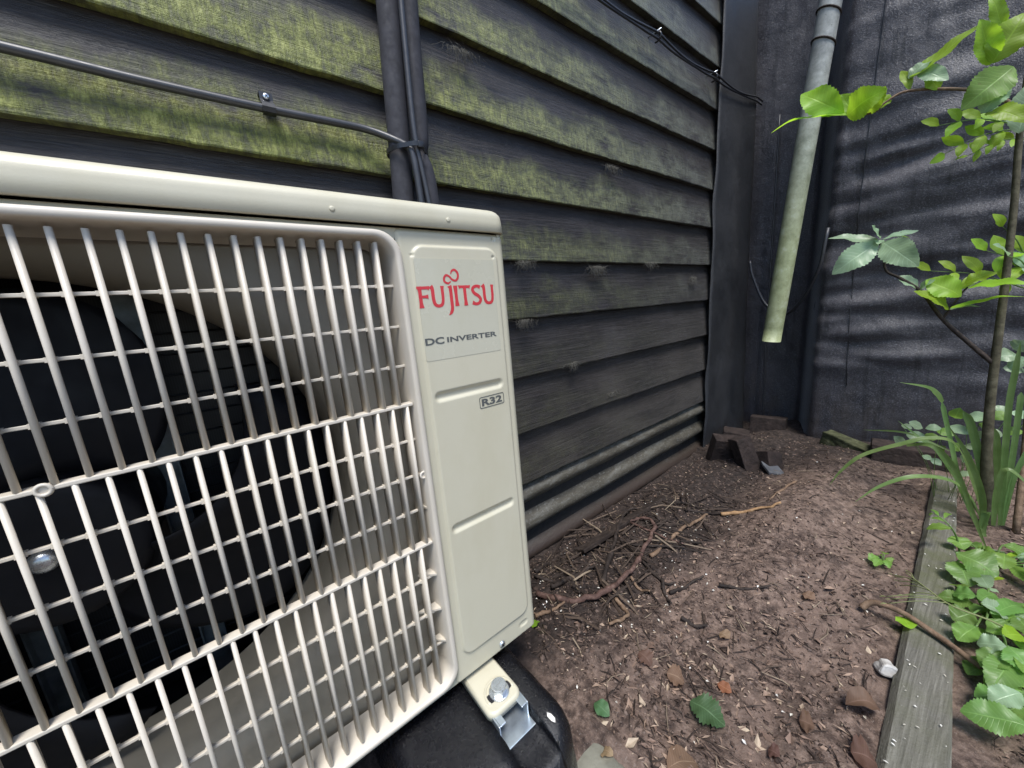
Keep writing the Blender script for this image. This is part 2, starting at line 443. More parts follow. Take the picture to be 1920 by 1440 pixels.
# ------------------------------------------------------------------ shed wall of weatherboards
shed = empty('shed_wall', (-.5, .34, -.2), 'shed wall of dark overlapping weatherboards streaked with green algae', 'wall')
PITCH, ZB = .1345, -.002
def endx(z): return 1.262 + .066 * z
for k in range(17):
    zb = ZB + PITCH * k; rnd = random.Random(k * 13 + 5); so = rnd.uniform(0, 90)
    V, F, UV = [], [], []
    xe = endx(zb) + rnd.uniform(-.004, .004)
    xs = list(np.arange(-2.6, -.6, .2)) + list(np.arange(-.6, xe - .012, .018)) + [xe]
    dz0 = rnd.uniform(-.003, .003); sl_ = rnd.uniform(-.0015, .0015)
    th = .0195 + rnd.uniform(-.002, .002)
    prof = [(th * .98 + .0002, 0.0015), (.0008, 0.0), (0.0, .0022), (.0045, .034), (.0115, .085), (.0180, .134), (.0215, .160)]
    for x in xs:
        j = .0016 * noise.noise(Vector((x * 9, so, 0))) + .0012 * noise.noise(Vector((x * 31, so, 4))) + dz0 + sl_ * x
        jy = .0016 * noise.noise(Vector((x * 5, so, 9)))
        for i, (dy, dz) in enumerate(prof):
            e = .0007 * noise.noise(Vector((x * 55, so, i * 7.)))
            V.append((x, .3225 + dy + jy + (e if 0 < i < 6 else 0), zb + dz + (j if i < 4 else j * .4)))
            UV.append((x, dz / .134))
    m_ = len(prof)
    for a in range(len(xs) - 1):
        for i in range(m_ - 1):
            F.append((a * m_ + i, a * m_ + i + 1, (a + 1) * m_ + i + 1, (a + 1) * m_ + i)[::-1])
    F.append(tuple(range(m_))); F.append(tuple((len(xs) - 1) * m_ + i for i in range(m_))[::-1])
    b = mk('weatherboard', V, F, WOOD, shed, smooth=False, uv=UV, org=(-.7, .33, zb))
bx('backing', -2.6, 1.585, .3475, 1.60, -.25, 2.35, LICHEN, shed)

# corrugated sheet along the foot of the shed wall
V, F = [], []
xs = list(np.arange(-2.0, 1.33, .03)); zs = np.linspace(.004, -.26, 45)
for x in xs:
    for z in zs:
        amp = .0165 * (1 + .15 * noise.noise(Vector((x * 3, z * 6, 2))))
        y = .340 - amp * math.cos((z + .038 - .004 * math.sin(x * 2)) / .084 * 2 * math.pi) + .003 * noise.noise(Vector((x * 6, z * 10, 5))) + .10 * max(0, -.02 - z) ** 1.0 * .12
        if z > -.004: y += .005
        V.append((x, y, z + .003 * noise.noise(Vector((x * 4, 1, 1)))))
n_ = len(zs)
F = [(i * n_ + j, i * n_ + j + 1, (i + 1) * n_ + j + 1, (i + 1) * n_ + j) for i in range(len(xs) - 1) for j in range(n_ - 1)]
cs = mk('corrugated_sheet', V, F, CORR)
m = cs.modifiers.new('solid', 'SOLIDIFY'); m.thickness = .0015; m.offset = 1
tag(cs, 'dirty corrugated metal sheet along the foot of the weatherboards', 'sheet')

# black membrane trim covering the board ends
V, F = [], []
zs = list(np.arange(-.24, 2.3, .03)); NU = 24
for z in zs:
    e = 1.203 + .066 * z + .006 * noise.noise(Vector((z * 7, 3, 0))) + .003 * noise.noise(Vector((z * 23, 3, 0)))
    for i in range(NU + 1):
        t = min(1, i / 16); x = e + (1.600 - e) * t; back = max(0, i - 16) / 8 * 1.28
        y = .3085 + back + .010 * math.exp(-t * 14) * noise.noise(Vector((z * 6, 1, 4))) + .006 * noise.noise(Vector((x * 6, z * 3, 7)))
        V.append((x, y, z))
F = [(j * (NU + 1) + i, j * (NU + 1) + i + 1, (j + 1) * (NU + 1) + i + 1, (j + 1) * (NU + 1) + i) for j in range(len(zs) - 1) for i in range(NU)]
tr = mk('membrane_trim', V, F, TRIMM)
m = tr.modifiers.new('solid', 'SOLIDIFY'); m.thickness = .004; m.offset = -1
tag(tr, 'black membrane strip with wavy edge covering the weatherboard ends in the corner', 'trim')

# membrane-covered wall on the right
V, F = [], []
ys = list(np.arange(1.6, .34, -.06)) + list(np.arange(.335, -.75, -.012)) + list(np.arange(-.75, -3.2, -.08)); zs = list(np.arange(-.26, 1.62, .011))
def mwx(y, z):
    x = 1.505 + .215 * sstep(.030, .135, y + .02 * z)
    wv = .05 * noise.noise(Vector((y * 3.1, z * 2, 3))); q = Vector((y * 2.0, (z + wv) * 11.5, 0)); q2 = Vector((y * 4.5, z * 21, 5))
    band = sstep(.02, .18, z) * (1 - .65 * sstep(.75, 1.05, z)) * sstep(.12, .0, y)
    x -= band * (.022 * noise.noise(q) + .013 * noise.noise(q2) + .004 * noise.noise(Vector((y * 9, z * 40, 2))))
    x -= .010 * noise.noise(Vector((y * 3, z * 2.2, 11))) + .002 * noise.noise(Vector((y * 30, z * 30, 1)))
    return x
for z in zs:
    for y in ys: V.append((mwx(y, z), y, z))
n_ = len(ys)
F = [(j * n_ + i, (j + 1) * n_ + i, (j + 1) * n_ + i + 1, j * n_ + i + 1) for j in range(len(zs) - 1) for i in range(n_ - 1)]
mw = empty('membrane_wall', (1.5, -1.4, -.2), 'wall hung with a black wrinkled membrane at the right', 'wall')
o = mk('membrane', V, F, MEMB, mw)
bx('sky_stop_board', 1.58, 1.78, 1.58, 1.62, -.25, 1.60, LICHEN, mw)  # added board, keeps sky from showing through the gap behind the corner
bx('wall_core', 1.78, 1.86, -3.2, 1.62, -.25, 1.60, LICHEN, mw)
# vertical lap seam of the sheet
sv = [(mwx(-.062 + .012 * math.sin(z * 3), z) - .0015, -.062 + .012 * math.sin(z * 3), z) for z in np.arange(.05, 1.5, .04)]
tube('seam', sv, .0016, TIE, mw, 5, 1, flat=.8)

# ------------------------------------------------------------------ downpipe in the corner
pb, pt = at(1446, 640, X=1.40), at(1563, -30, X=1.44)
dpd = (pt - pb).normalized()
dp = empty('drainpipe', pb, 'pale algae-stained plastic drainpipe leaning in the dark corner, cut off above the ground', 'pipe')
Q = [pb + dpd * t for t in np.linspace(0, 1.5, 30)]
Vo, Fo = tube_geo(Q, .0305, 24, False); Vi, Fi = tube_geo(Q, .0275, 24, False)
rim = [(k, (k + 1) % 24, 720 + (k + 1) % 24, 720 + k) for k in range(24)]
pp = mk('pipe', Vo + Vi[:24], Fo + rim, PIPE, dp)
mk('bore', Vi, [q[::-1] for q in Fi], BRICK, pp)  # dark colour stands in for the shade inside the pipe
for px, py in ((1553, 78), (1562, 20)):
    c = at(px, py, X=1.437); t0 = (c - pb).dot(dpd); c = pb + dpd * t0
    ring = []
    s_ = dpd.cross(Vector((0, 1, 0))).normalized(); u_ = dpd.cross(s_)
    ring = [c + (s_ * math.cos(a) + u_ * math.sin(a)) * .032 + dpd * .012 * math.cos(a + 1) for a in np.linspace(0, 2 * math.pi, 25)]
    tube('band', ring, .0028, BARK_DARK, dp, 6, 1, False)
# thin cables in the corner
P = [at(1462, 215, X=1.69), at(1450, 420, X=1.69), at(1437, 620, X=1.69), at(1428, 815, X=1.69)]
tag(tube('cable', P, .0035, BLACKCABLE), 'thin black cable hanging straight down behind the drainpipe', 'cable')
P = [at(1553, 428, X=1.485), at(1548, 450, X=1.47), at(1535, 505, X=1.48), at(1505, 560, X=1.53), at(1470, 590, X=1.57), at(1435, 570, X=1.59), at(1412, 520, X=1.60), at(1406, 490, X=1.61)]
tag(tube('cable', P, .006, BLACKCABLE), 'black cable hanging in a loop across the dark corner behind the drainpipe', 'cable')

# ------------------------------------------------------------------ cables and pipes on the shed wall
def clampz(z, lean=.06): return z
lp = [(-.06, .262, .05), (-.03, .280, .07), (.005, .298, .13), (.018, .300, .30), (.023, .300, .55), (.030, .300, .68), (.038, .301, .82), (.046, .302, .97), (.052, .302, 1.3), (.056, .302, 2.3)]
tag(tube('insulated_pipe', lp, .018, FOAM, None, 16), 'wider of the two grey foam-insulated pipes running up the weatherboards, on the left', 'pipe')
rp = [(-.04, .262, .10), (-.01, .280, .12), (.03, .296, .17), (.060, .296, .30), (.068, .288, .44), (.067, .282, .56), (.066, .282, .64), (.064, .284, .675), (.062, .286, .698), (.0635, .286, .716), (.066, .288, .76), (.071, .290, .87), (.076, .291, .97), (.080, .292, 1.3), (.082, .292, 2.3)]
rr = [.0165, .0165, .0165, .0165, .0165, .0165, .0165, .0155, .0105, .0145, .0160, .0160, .0160, .0160, .0160]
Q = crom(rp, 6); rad = list(np.interp(np.linspace(0, 1, len(Q)), np.linspace(0, 1, len(rr)), rr))
V, F = tube_geo(Q, rad, 16)
tag(mk('insulated_pipe', V, F, FOAM), 'narrower foam-insulated pipe on the right, pinched in by the cable tie', 'pipe')
vc = [(-.03, .262, .16), (.02, .272, .20), (.050, .264, .32), (.060, .258, .50), (.053, .262, .62), (.046, .266, .70), (.046, .268, .76), (.050, .270, .86), (.054, .271, .97), (.056, .272, 1.2), (.058, .272, 2.3)]
tag(tube('cable', vc, .0048, BLACKCABLE, None, 10), 'thin dark cable running up between the two insulated pipes', 'cable')
lc = [(-1.6, .3150, .74), (-.7, .3150, .735), (-.38, .3145, .730), (-.28, .3148, .728), (-.15, .3148, .7285), (-.06, .3145, .731), (-.015, .310, .729), (.018, .292, .715), (.034, .272, .698), (.038, .266, .68), (.040, .263, .62), (.042, .262, .50), (.036, .266, .32), (.01, .274, .22), (-.03, .262, .19)]
tag(tube('cable', lc, .0056, BLACKCABLE, None, 10), 'black cable clipped level along the mossy boards above the white unit', 'cable')
cl = empty('cable_clip', (-.150, .318, .735), 'black clip with bright screw holding the level cable to the boards', 'clip')
V, F = [], []
prof = [(.3335, .752), (.3195, .752), (.3185, .742), (.3150, .736), (.3090, .734), (.3072, .7285), (.3090, .7225), (.3160, .7215)]
for x in (-.1585, -.1425):
    for y, z in prof: V.append((x, y, z))
for x in (-.1585, -.1425):
    for y, z in prof: V.append((x, y + .0022, z - .0005))
n_ = len(prof)
F = [(i, i + 1, n_ + i + 1, n_ + i) for i in range(n_ - 1)] + [(2 * n_ + i, 3 * n_ + i, 3 * n_ + i + 1, 2 * n_ + i + 1) for i in range(n_ - 1)]
for a in (0, n_): F += [(a + i, a + i + 1, a + 2 * n_ + i + 1, a + 2 * n_ + i) for i in range(n_ - 1)]
mk('strap', V, F, TIE, cl, smooth=False)
def screw(name, c, nrm, rad, h, mat, parent, cross=True):
    nrm = Vector(nrm).normalized(); c = Vector(c)
    a = nrm.orthogonal().normalized(); b = nrm.cross(a)
    V, F = [], []; ns = 16
    for rr_, hh in ((1, 0), (1, .35), (.82, .8), (.45, 1)):
        for k in range(ns):
            t = 2 * math.pi * k / ns
            V.append(c + (a * math.cos(t) + b * math.sin(t)) * rad * rr_ + nrm * h * hh)
    for i in range(3):
        for k in range(ns): F.append((i * ns + k, i * ns + (k + 1) % ns, (i + 1) * ns + (k + 1) % ns, (i + 1) * ns + k))
    F.append(tuple(3 * ns + k for k in range(ns)))
    o = mk(name, V, F, mat, parent)
    if cross:
        g = []
        for e, q in ((a, b), (b, a)):
            pts = [c + e * s1 * rad * .55 + q * s2 * rad * .12 + nrm * (h * 1.02 + .0002) for s1, s2 in ((-1, -1), (1, -1), (1, 1), (-1, 1))]
            g.append((pts, [(0, 1, 2, 3)]))
        Vc, Fc = join(*g); 
        for i, v in enumerate(Vc): Vc[i] = v + nrm * (.00015 if i > 3 else 0)
        mk('recess', Vc, Fc, DARKIN, o, smooth=False)
    return o
screw('screw', (-.1505, .3175, .7455), (0, -1, 0), .0042, .0022, ZINC, cl)
# zip tie round the bundle
tp = [(.028, .2665, .699), (.038, .2585, .700), (.050, .2585, .7005), (.062, .2725, .700), (.074, .284, .6985), (.070, .300, .698), (.045, .319, .698), (.020, .318, .698), (.010, .300, .698), (.018, .278, .699), (.028, .2665, .699)]
Q = crom(tp, 4); V, F = [], []
for q in Q:
    cdir = Vector((q.x - .042, q.y - .29, 0)).normalized() * .0013
    V += [q + cdir + Vector((0, 0, .0035)), q + cdir - Vector((0, 0, .0035)), q - Vector((0, 0, .0035)), q + Vector((0, 0, .0035))]
F = [(i * 4 + a, i * 4 + (a + 1) % 4, i * 4 + 4 + (a + 1) % 4, i * 4 + 4 + a) for i in range(len(Q) - 1) for a in range(4)]
zt = empty('cable_tie', (.045, .29, .698), 'black cable tie cinching cables and pipes above the white unit', 'cable tie')
mk('band', V, F, TIE, zt, smooth=False)
bx('lock', .044, .054, .2545, .2625, .6945, .7045, TIE, zt, .0008)
# twin cable high on the boards
def upc(dz, dy, ph):
    pts = []
    for x in np.arange(.2, 1.66, .06):
        sag = -.010 * abs(math.sin((x - .86) / .36 * math.pi)) + .003 * math.sin(x * 17 + ph)
        pts.append((x, .303 + dy - .006 * sstep(1.15, 1.3, x), 1.150 + dz + sag + .06 * sstep(1.25, 1.7, x) - .03 * sstep(1.3, 1.62, x)))
    return pts
tag(tube('cable', upc(.003, 0, 0), .0030, BLACKCABLE, None, 8, 4), 'upper strand of the twin black cable high on the boards towards the corner', 'cable')
tag(tube('cable', upc(-.005, .002, 2), .0030, BLACKCABLE, None, 8, 4), 'lower strand of the twin black cable high on the boards towards the corner', 'cable')
for x, lb in ((.86, 'nail clip on the twin black cable midway along the high board'), (1.22, 'nail clip on the twin black cable at the board ends')):
    e = empty('cable_clip', (x, .31, 1.15), lb, 'clip')
    c = [(x, .297 + .012 - .013 * math.cos(a) , 1.149 + .012 * math.sin(a)) for a in np.linspace(-2.0, 2.0, 9)]
    tube('band', c, .0024, TIE, e, 6, 1)
    tube('nail', [(x, .335, 1.163), (x + .002, .296, 1.165)], .0018, ZINC, e, 6, 1)

# ------------------------------------------------------------------ air conditioner
XL, XR, DEP = -.745, 0.0, .275
ac = empty('air_conditioner', (-.37, .14, -.15), 'white outdoor air conditioning unit with slatted grille and red lettering', 'air conditioner')
GX0, GX1, GZ0, GZ1 = -.665, -.121, .008, .5      # outer edge of the grille flange

def rrect(x0, x1, z0, z1, rad, n=8):
    P = []
    for cx, cz, a0 in ((x1 - rad, z1 - rad, 0), (x0 + rad, z1 - rad, 90), (x0 + rad, z0 + rad, 180), (x1 - rad, z0 + rad, 270)):
        for i in range(n + 1):
            a = R_(a0 + 90 * i / n); P.append((cx + rad * math.cos(a), cz + rad * math.sin(a)))
    return P

def loft(rings, close_last=False):
    V, F = [], []; n = len(rings[0])
    for r_ in rings: V += r_
    for i in range(len(rings) - 1):
        for k in range(n): F.append((i * n + k, i * n + (k + 1) % n, (i + 1) * n + (k + 1) % n, (i + 1) * n + k))
    if close_last: F.append(tuple((len(rings) - 1) * n + k for k in range(n)))
    return V, F

# casing sides, back, base
V, F = [], []
def casing_ring(z, ins=0):
    pts = []
    for cx, cy, a0 in ((XR - .009, .0085, -90), (XR - .009, DEP - .01, 0), (XL + .009, DEP - .01, 90), (XL + .009, .0085, 180)):
        for i in range(7):
            a = R_(a0 + 90 * i / 6); pts.append(Vector((cx + (.009 - ins) * math.cos(a), cy + (.009 - ins) * math.sin(a), z)))
    return pts
n7 = 28
# front edges stop at the corner rounding so that the front stays open for panel and grille
rings = []
for z in (0.0, .003, .5035): rings.append(casing_ring(z, 0 if z else .002))
V = [p for r_ in rings for p in r_]
F = [(i * n7 + k, i * n7 + k + 1, (i + 1) * n7 + k + 1, (i + 1) * n7 + k) for i in range(2) for k in range(n7 - 1)]
mk('casing', V, F, PAINT, ac)
bx('base_pan', XL + .004, XR - .004, .006, DEP - .004, -.006, .004, PAINT, ac, .002)
bx('front_strip', XL + .009, GX0 + .004, -.0005, .004, .0, .5035, PAINT, ac, .001)
for za, zb in ((0, GZ0 + .006), (GZ1 - .006, .5035)): bx('front_rail', GX0 + .004, GX1 + .004, .0022, .0055, za, zb, PAINT, ac)

# service panel: pressed sheet metal, as a fine relief
def sd_rr(x, z, x0, x1, z0, z1, rd):
    cx, cz = (x0 + x1) / 2, (z0 + z1) / 2; qx = abs(x - cx) - (x1 - x0) / 2 + rd; qz = abs(z - cz) - (z1 - z0) / 2 + rd
    return math.hypot(max(qx, 0), max(qz, 0)) + min(max(qx, qz), 0) - rd
def relief(x, z):
    y = -.0022 * sstep(.0014, -.0018, sd_rr(x, z, -.1115, -.0125, .031, .4885, .013))      # raised field
    for zc in (.3415, .1935):                                                            # pressed slots
        s_ = math.hypot(max(abs(x + .0635) - .0375, 0), z - zc) - .0042
        y += .0030 * sstep(.0022, -.0030, s_)
    y += .0012 * sstep(.0012, -.0006, math.hypot(max(abs(x + .0215) - .003, 0), z - .0165) - .0030)
    y += .0012 * sstep(.001, -.0005, math.hypot(x + .0145, z - .4985) - .0016)
    for xx in (-.1105, -.0185): y += .0012 * sstep(.0008, -.0006, math.hypot(x - xx, z - .4795) - .0013)
    y += .0022 * sstep(-.1190, -.1235, x) ** 2 + .0045 * max(0, (x + .0075) / .0075) ** 2 + .003 * sstep(.4985, .5035, z) ** 2
    y += .003 * sstep(.004, .0, z) ** 2
    # slightly bowed bottom-right corner
    return y
xs = list(np.arange(-.1235, .0001, .001003)); xs[-1] = -.0002
zs = list(np.arange(0.0, .0405, .0010)) + list(np.arange(.041, .180, .0035)) + list(np.arange(.182, .206, .0009)) + list(np.arange(.2075, .328, .0035)) + list(np.arange(.330, .354, .0009)) + list(np.arange(.356, .472, .0035)) + list(np.arange(.473, .5037, .0009))
nx = len(xs)
V = [(x, relief(x, z) - .0006, z) for z in zs for x in xs]
F = [(j * nx + i, j * nx + i + 1, (j + 1) * nx + i + 1, (j + 1) * nx + i) for j in range(len(zs) - 1) for i in range(nx - 1)]
sp = mk('service_panel', V, F, PAINT, ac)
YP = -.0028   # face of the raised field
screw('screw', (-.058, -.0007, .0105), (0, -1, 0), .0042, .0024, ZINC, sp)
# sticker with lettering
V, F = [], []
P = rrect(-.1135 + .003, -.0195 + .0005, .379, .4765, .002, 3)
st_ = loft([[Vector((x, YP + .0002, z)) for x, z in P], [Vector((x, YP - .00025, z)) for x, z in P]], True)
F = [q[::-1] for q in st_[1]]
stk = mk('sticker', st_[0], F, STICKER, ac, smooth=False); stk['label'] = 'silvery sticker carrying the red and grey lettering'

def ribbon(path, width, yy, ox, oz, sm=8, s=.001):
    P = [Vector((a, 0, b)) for a, b in path]
    Q = crom(P, sm) if sm > 1 else P
    wd = width if hasattr(width, '__len__') else [width, width]
    W = np.interp(np.linspace(0, 1, len(Q)), np.linspace(0, 1, len(wd)), wd)
    V, F = [], []
    for i, q in enumerate(Q):
        t = (Q[min(i + 1, len(Q) - 1)] - Q[max(i - 1, 0)]).normalized(); nn = Vector((-t.z, 0, t.x))
        for sg in (1, -1):
            v = q + nn * W[i] / 2 * sg; V.append(Vector((ox + v.x * s, yy, oz + v.z * s)))
    F = [(2 * i, 2 * i + 1, 2 * i + 3, 2 * i + 2) for i in range(len(Q) - 1)]
    return V, F
LY = YP - .00045
def letter(*rb):
    g = []
    for i, (p, w_, sm) in enumerate(rb): g.append(ribbon(p, w_, LY - .00006 * i, -.1115, .4305, sm))
    V, F = join(*g)
    o = mk('letter', V, F, RED, stk, smooth=False)
    return o
H = 20.3
letter(([(3.4, 0), (3.2, 5), (3.2, 15), (3.0, H)], [5.2, 3.6, 3.6, 4.6], 4), ([(0, H - 1.2), (5, H - 1.5), (11, H - 1.4), (13.2, H - 1.9)], [2.6, 2.8, 2.8, 4.6], 4), ([(3, 10.6), (8, 10.6), (11.4, 10.6)], [2.4, 2.5, 4.0], 4))
def U(x):
    letter(([(x + .2, H), (x + 1.8, H - 3), (x + 2.0, 8), (x + 3.4, 2.8), (x + 7.2, 1.2), (x + 11.0, 2.8), (x + 12.4, 8), (x + 12.5, H - 3), (x + 12.6, H)], [5.2, 3.7, 3.6, 3.5, 3.0, 3.2, 3.2, 3.2, 4.2], 6))
U(14.6)
letter(([(35.6, H), (36.4, H - 3), (36.5, 6), (36.3, -2), (34.6, -6), (31.8, -8.4)], [5.2, 3.7, 3.6, 3.6, 3.2, .6], 6))
letter(([(42.2, H), (42.2, 12), (42.3, 6), (42.4, 0)], [4.8, 3.5, 3.5, 4.9], 4))
letter(([(46.0, H - 1.8), (48, H - 1.4), (57.4, H - 1.4), (59.4, H - 1.8)], [4.4, 2.7, 2.7, 4.4], 4), ([(52.8, H - 1), (52.8, 12), (52.9, 5), (53.0, 0)], [3.8, 3.5, 3.5, 4.8], 4))
letter(([(72.0, H - 2.4), (68.5, H - 1.1), (64.2, H - 2.0), (62.4, 15.6), (64.4, 12.0), (69.0, 9.2), (71.6, 5.6), (69.6, 2.0), (65.2, 1.0), (61.2, 2.6)], [4.0, 3.0, 3.2, 3.5, 3.6, 3.6, 3.5, 3.2, 3.0, 4.2], 6))
U(75.0)
ip = [(37.8, 24.4), (34.6, 22.6), (31.0, 24.2), (30.6, 27.6), (33.2, 30.4), (36.6, 29.2), (39.6, 26.2), (43.4, 25.2), (46.3, 28.0), (46.5, 32.6), (43.2, 35.6), (39.9, 34.4), (38.6, 31.6)]
V, F = ribbon(ip, [1.0, 2.0, 2.3, 2.4, 2.2, 2.1, 2.1, 2.2, 2.3, 2.4, 2.3, 1.9, .9], LY, -.1115, .4305, 8)
mk('emblem', V, F, RED, stk, smooth=False)

def text(name, body, x0, x1, z0, z1, yy, mat, parent, bold=0.):
    cu = bpy.data.curves.new('t', 'FONT'); cu.body = body; cu.offset = bold; cu.resolution_u = 3
    ob = bpy.data.objects.new('t', cu); C.objects.link(ob)
    dg = bpy.context.evaluated_depsgraph_get(); dg.update()
    me = bpy.data.meshes.new_from_object(ob.evaluated_get(dg)); bpy.data.objects.remove(ob)
    co = np.array([v.co[:2] for v in me.vertices]); lo, hi = co.min(0), co.max(0)
    V = [((x0 + (a - lo[0]) / (hi[0] - lo[0]) * (x1 - x0)), yy, z0 + (b - lo[1]) / (hi[1] - lo[1]) * (z1 - z0)) for a, b in co]
    F = [tuple(p.vertices) for p in me.polygons]
    bpy.data.meshes.remove(me)
    return mk(name, V, F, mat, parent, smooth=False)
text('lettering', 'DC', -.1095, -.0888, .3945, .4015, LY, GREY, stk, .035)
text('lettering', 'INVERTER', -.0855, -.0232, .3952, .4005, LY, GREY, stk, .028)
P = rrect(-.0550, -.0212, .3178, .3308, .0022, 4)
ins = rrect(-.0541, -.0221, .3187, .3299, .0014, 4)
n_ = len(P)
V = [(x, YP - .0003, z) for x, z in P] + [(x, YP - .0003, z) for x, z in ins]
mk('badge_border', V, [(k, n_ + k, n_ + (k + 1) % n_, (k + 1) % n_) for k in range(n_)], GREY, sp, smooth=False)
text('lettering', 'R32', -.0520, -.0242, .3202, .3284, YP - .0003, GREY, sp, .035)

# lid
def lid_ring(ins, z, yb=0.):
    pts = []
    x0, x1, y0, y1 = XL - .003 + ins, XR + .002 - ins, -.0055 + ins + yb, DEP + .004 - ins
    rd = max(.013 - ins * .3, .004)
    for cx, cy, a0 in ((x1 - rd, y0 + rd, -90), (x1 - rd, y1 - rd, 0), (x0 + rd, y1 - rd, 90), (x0 + rd, y0 + rd, 180)):
        for i in range(7):
            a = R_(a0 + 90 * i / 6); pts.append(Vector((cx + rd * math.cos(a), cy + rd * math.sin(a), z)))
    return pts
rings = [lid_ring(.006, .5050), lid_ring(.0012, .5042), lid_ring(.0, .5052), lid_ring(.0005, .5150)]
for a in (0, 15, 30, 45, 60, 75, 90):
    rings.append(lid_ring(.0008 + .010 * (1 - math.cos(R_(a))), .5180 + .0105 * math.sin(R_(a))))
rings.append(lid_ring(.03, .5292)); rings.append(lid_ring(.06, .5296))
V, F = loft(rings, True)
lid = mk('top_cover', V, F, PAINT, ac)
for x in (-.175, -.070, -.40, -.6): screw('dimple', (x, -.0052, .5125), (0, -1, 0), .0022, .0009, PAINT, lid, False)

# grille ---------------------------------------------------------------
gr = None
prof = [(.000, .0040), (-.0002, -.0022), (.0004, -.0040), (.0016, -.0050), (.0032, -.0053), (.0052, -.0050), (.0060, -.0042), (.0066, -.0024), (.0082, .008), (.0112, .028)]
rings = []
for ins, y in prof:
    rings.append([Vector((x, y, z)) for x, z in rrect(GX0 + ins, GX1 - ins, GZ0 + ins, GZ1 - ins, max(.022 - ins * .6, .006), 8)])
V, F = loft(rings)
gr = mk('grille', V, F, PLASTIC, ac)
IX0, IX1, IZ0, IZ1 = GX0 + .0090, GX1 - .0090, GZ0 + .0090, GZ1 - .0090
ZT = [.4905, .3400, .1890, .0175]          # tier boundaries: top, two heavy bars, bottom
PX = .01437
def slat_mesh(h, y0, y1, t0, t1, nm):
    """vertical slat blade, rounded nose at the front, tapering to the back"""
    pr = []
    for i in range(7):
        a = R_(180 + 180 * i / 6); pr.append((t0 * math.cos(a), y0 + t0 + t0 * math.sin(a)))
    k = -.20 * (y1 - y0); pr = pr + [(t1 + k, y1), (-t1 + k, y1)]
    n = len(pr); V = [Vector((x, y, z)) for z in (0, h) for x, y in pr]
    F = [(k, (k + 1) % n, n + (k + 1) % n, n + k) for k in range(n)] + [tuple(range(n))[::-1], tuple(n + k for k in range(n))]
    me = bpy.data.meshes.new(nm); me.from_pydata(V, [], F); me.polygons.foreach_set('use_smooth', [True] * n + [False] * 2); me.update(); return me
tiers = [(ZT[1], ZT[0], 0.0, 1.9), (ZT[2], ZT[1], .5, 1.7), (ZT[3], ZT[2], 0.0, 1.7)]
for ti, (za, zb, off, tw) in enumerate(tiers):
    me = slat_mesh(zb - za - .001, .0005, .0112, tw * .00095, .0009, 'slat_%d' % ti)
    x = -.1420 - off * PX - (0.0 if off else 0)
    if off: x += PX
    while x > IX0 + .004:
        if x < IX1 - .003: put('slat', me, (x, 0, za + .0005), PLASTIC, gr)
        x -= PX
rows = []
for i in range(3):
    for q in (1, 2, 3): rows.append(ZT[i] + (ZT[i + 1] - ZT[i]) * q / 4)
def bar(name, z, y0, y1, h0, h1):
    V = []
    for x in (IX0 - .001, IX1 + .0012):
        V += [Vector((x, y0, z - h0)), Vector((x, y0, z + h0)), Vector((x, y1, z + h1)), Vector((x, y1, z - h1))]
    F = [(0, 3, 2, 1), (4, 5, 6, 7)] + [(a, a + 1, a + 5, a + 4) if a < 3 else (3, 0, 4, 7) for a in range(4)]
    return mk(name, V, F, PLASTIC, gr, smooth=False)
for z in rows: bevel(bar('thin_bar', z, .0072, .0104, .00125, .0010), .0005, 2)
for z in ZT[1:3]: bevel(bar('heavy_bar', z, .0004, .0095, .0015, .0017), .0007, 2)
# little stubs where slats cross thin bars, joined per bar: small moulding marks
for ri, z in enumerate(rows):
    off = .5 if 3 <= ri < 6 else 0.
    gs = []; x = -.1420 - off * PX
    while x > IX0 + .008:
        gs.append(box_geo(x - .0026 - .0015, x + .0024 - .0015, .0068, .0108, z - .0016, z + .0016)); x -= PX
    V, F = join(*gs); o = mk('moulding_marks', V, F, PLASTIC, gr, smooth=False); o['kind'] = 'stuff'
# gussets on the right of the lowest tier and round bosses
for z, d_ in ((.1490, .016), (.1060, .024), (.0640, .012), (.2280, .006)):
    x1 = IX1 + .001
    V = [(x1, .002, z - .001), (x1, .002, z + .001), (x1, .016, z + .001), (x1, .016, z - .001), (x1 - d_, .0155, z - .001), (x1 - d_, .0155, z + .001)]
    mk('gusset', V, [(0, 1, 2, 3), (0, 4, 5, 1), (1, 5, 2), (0, 3, 4), (3, 2, 5, 4)], PLASTIC, gr, smooth=False)
for c in ((-.1285, .0005, .2655), (-.362, .0003, ZT[1])):
    ring = [Vector((c[0] + .0032 * math.cos(a), c[1] - .0002, c[2] + .0032 * math.sin(a))) for a in np.linspace(0, 2 * math.pi, 21)]
    V, F = tube_geo(ring, .0012, 6, False)
    dsc = [Vector((c[0] + .0032 * math.cos(a), c[1], c[2] + .0032 * math.sin(a))) for a in np.linspace(0, 2 * math.pi, 20, False)]
    V2, F2 = join((V, F), (dsc, [tuple(range(20))])); mk('boss', V2, F2, PLASTIC, gr)

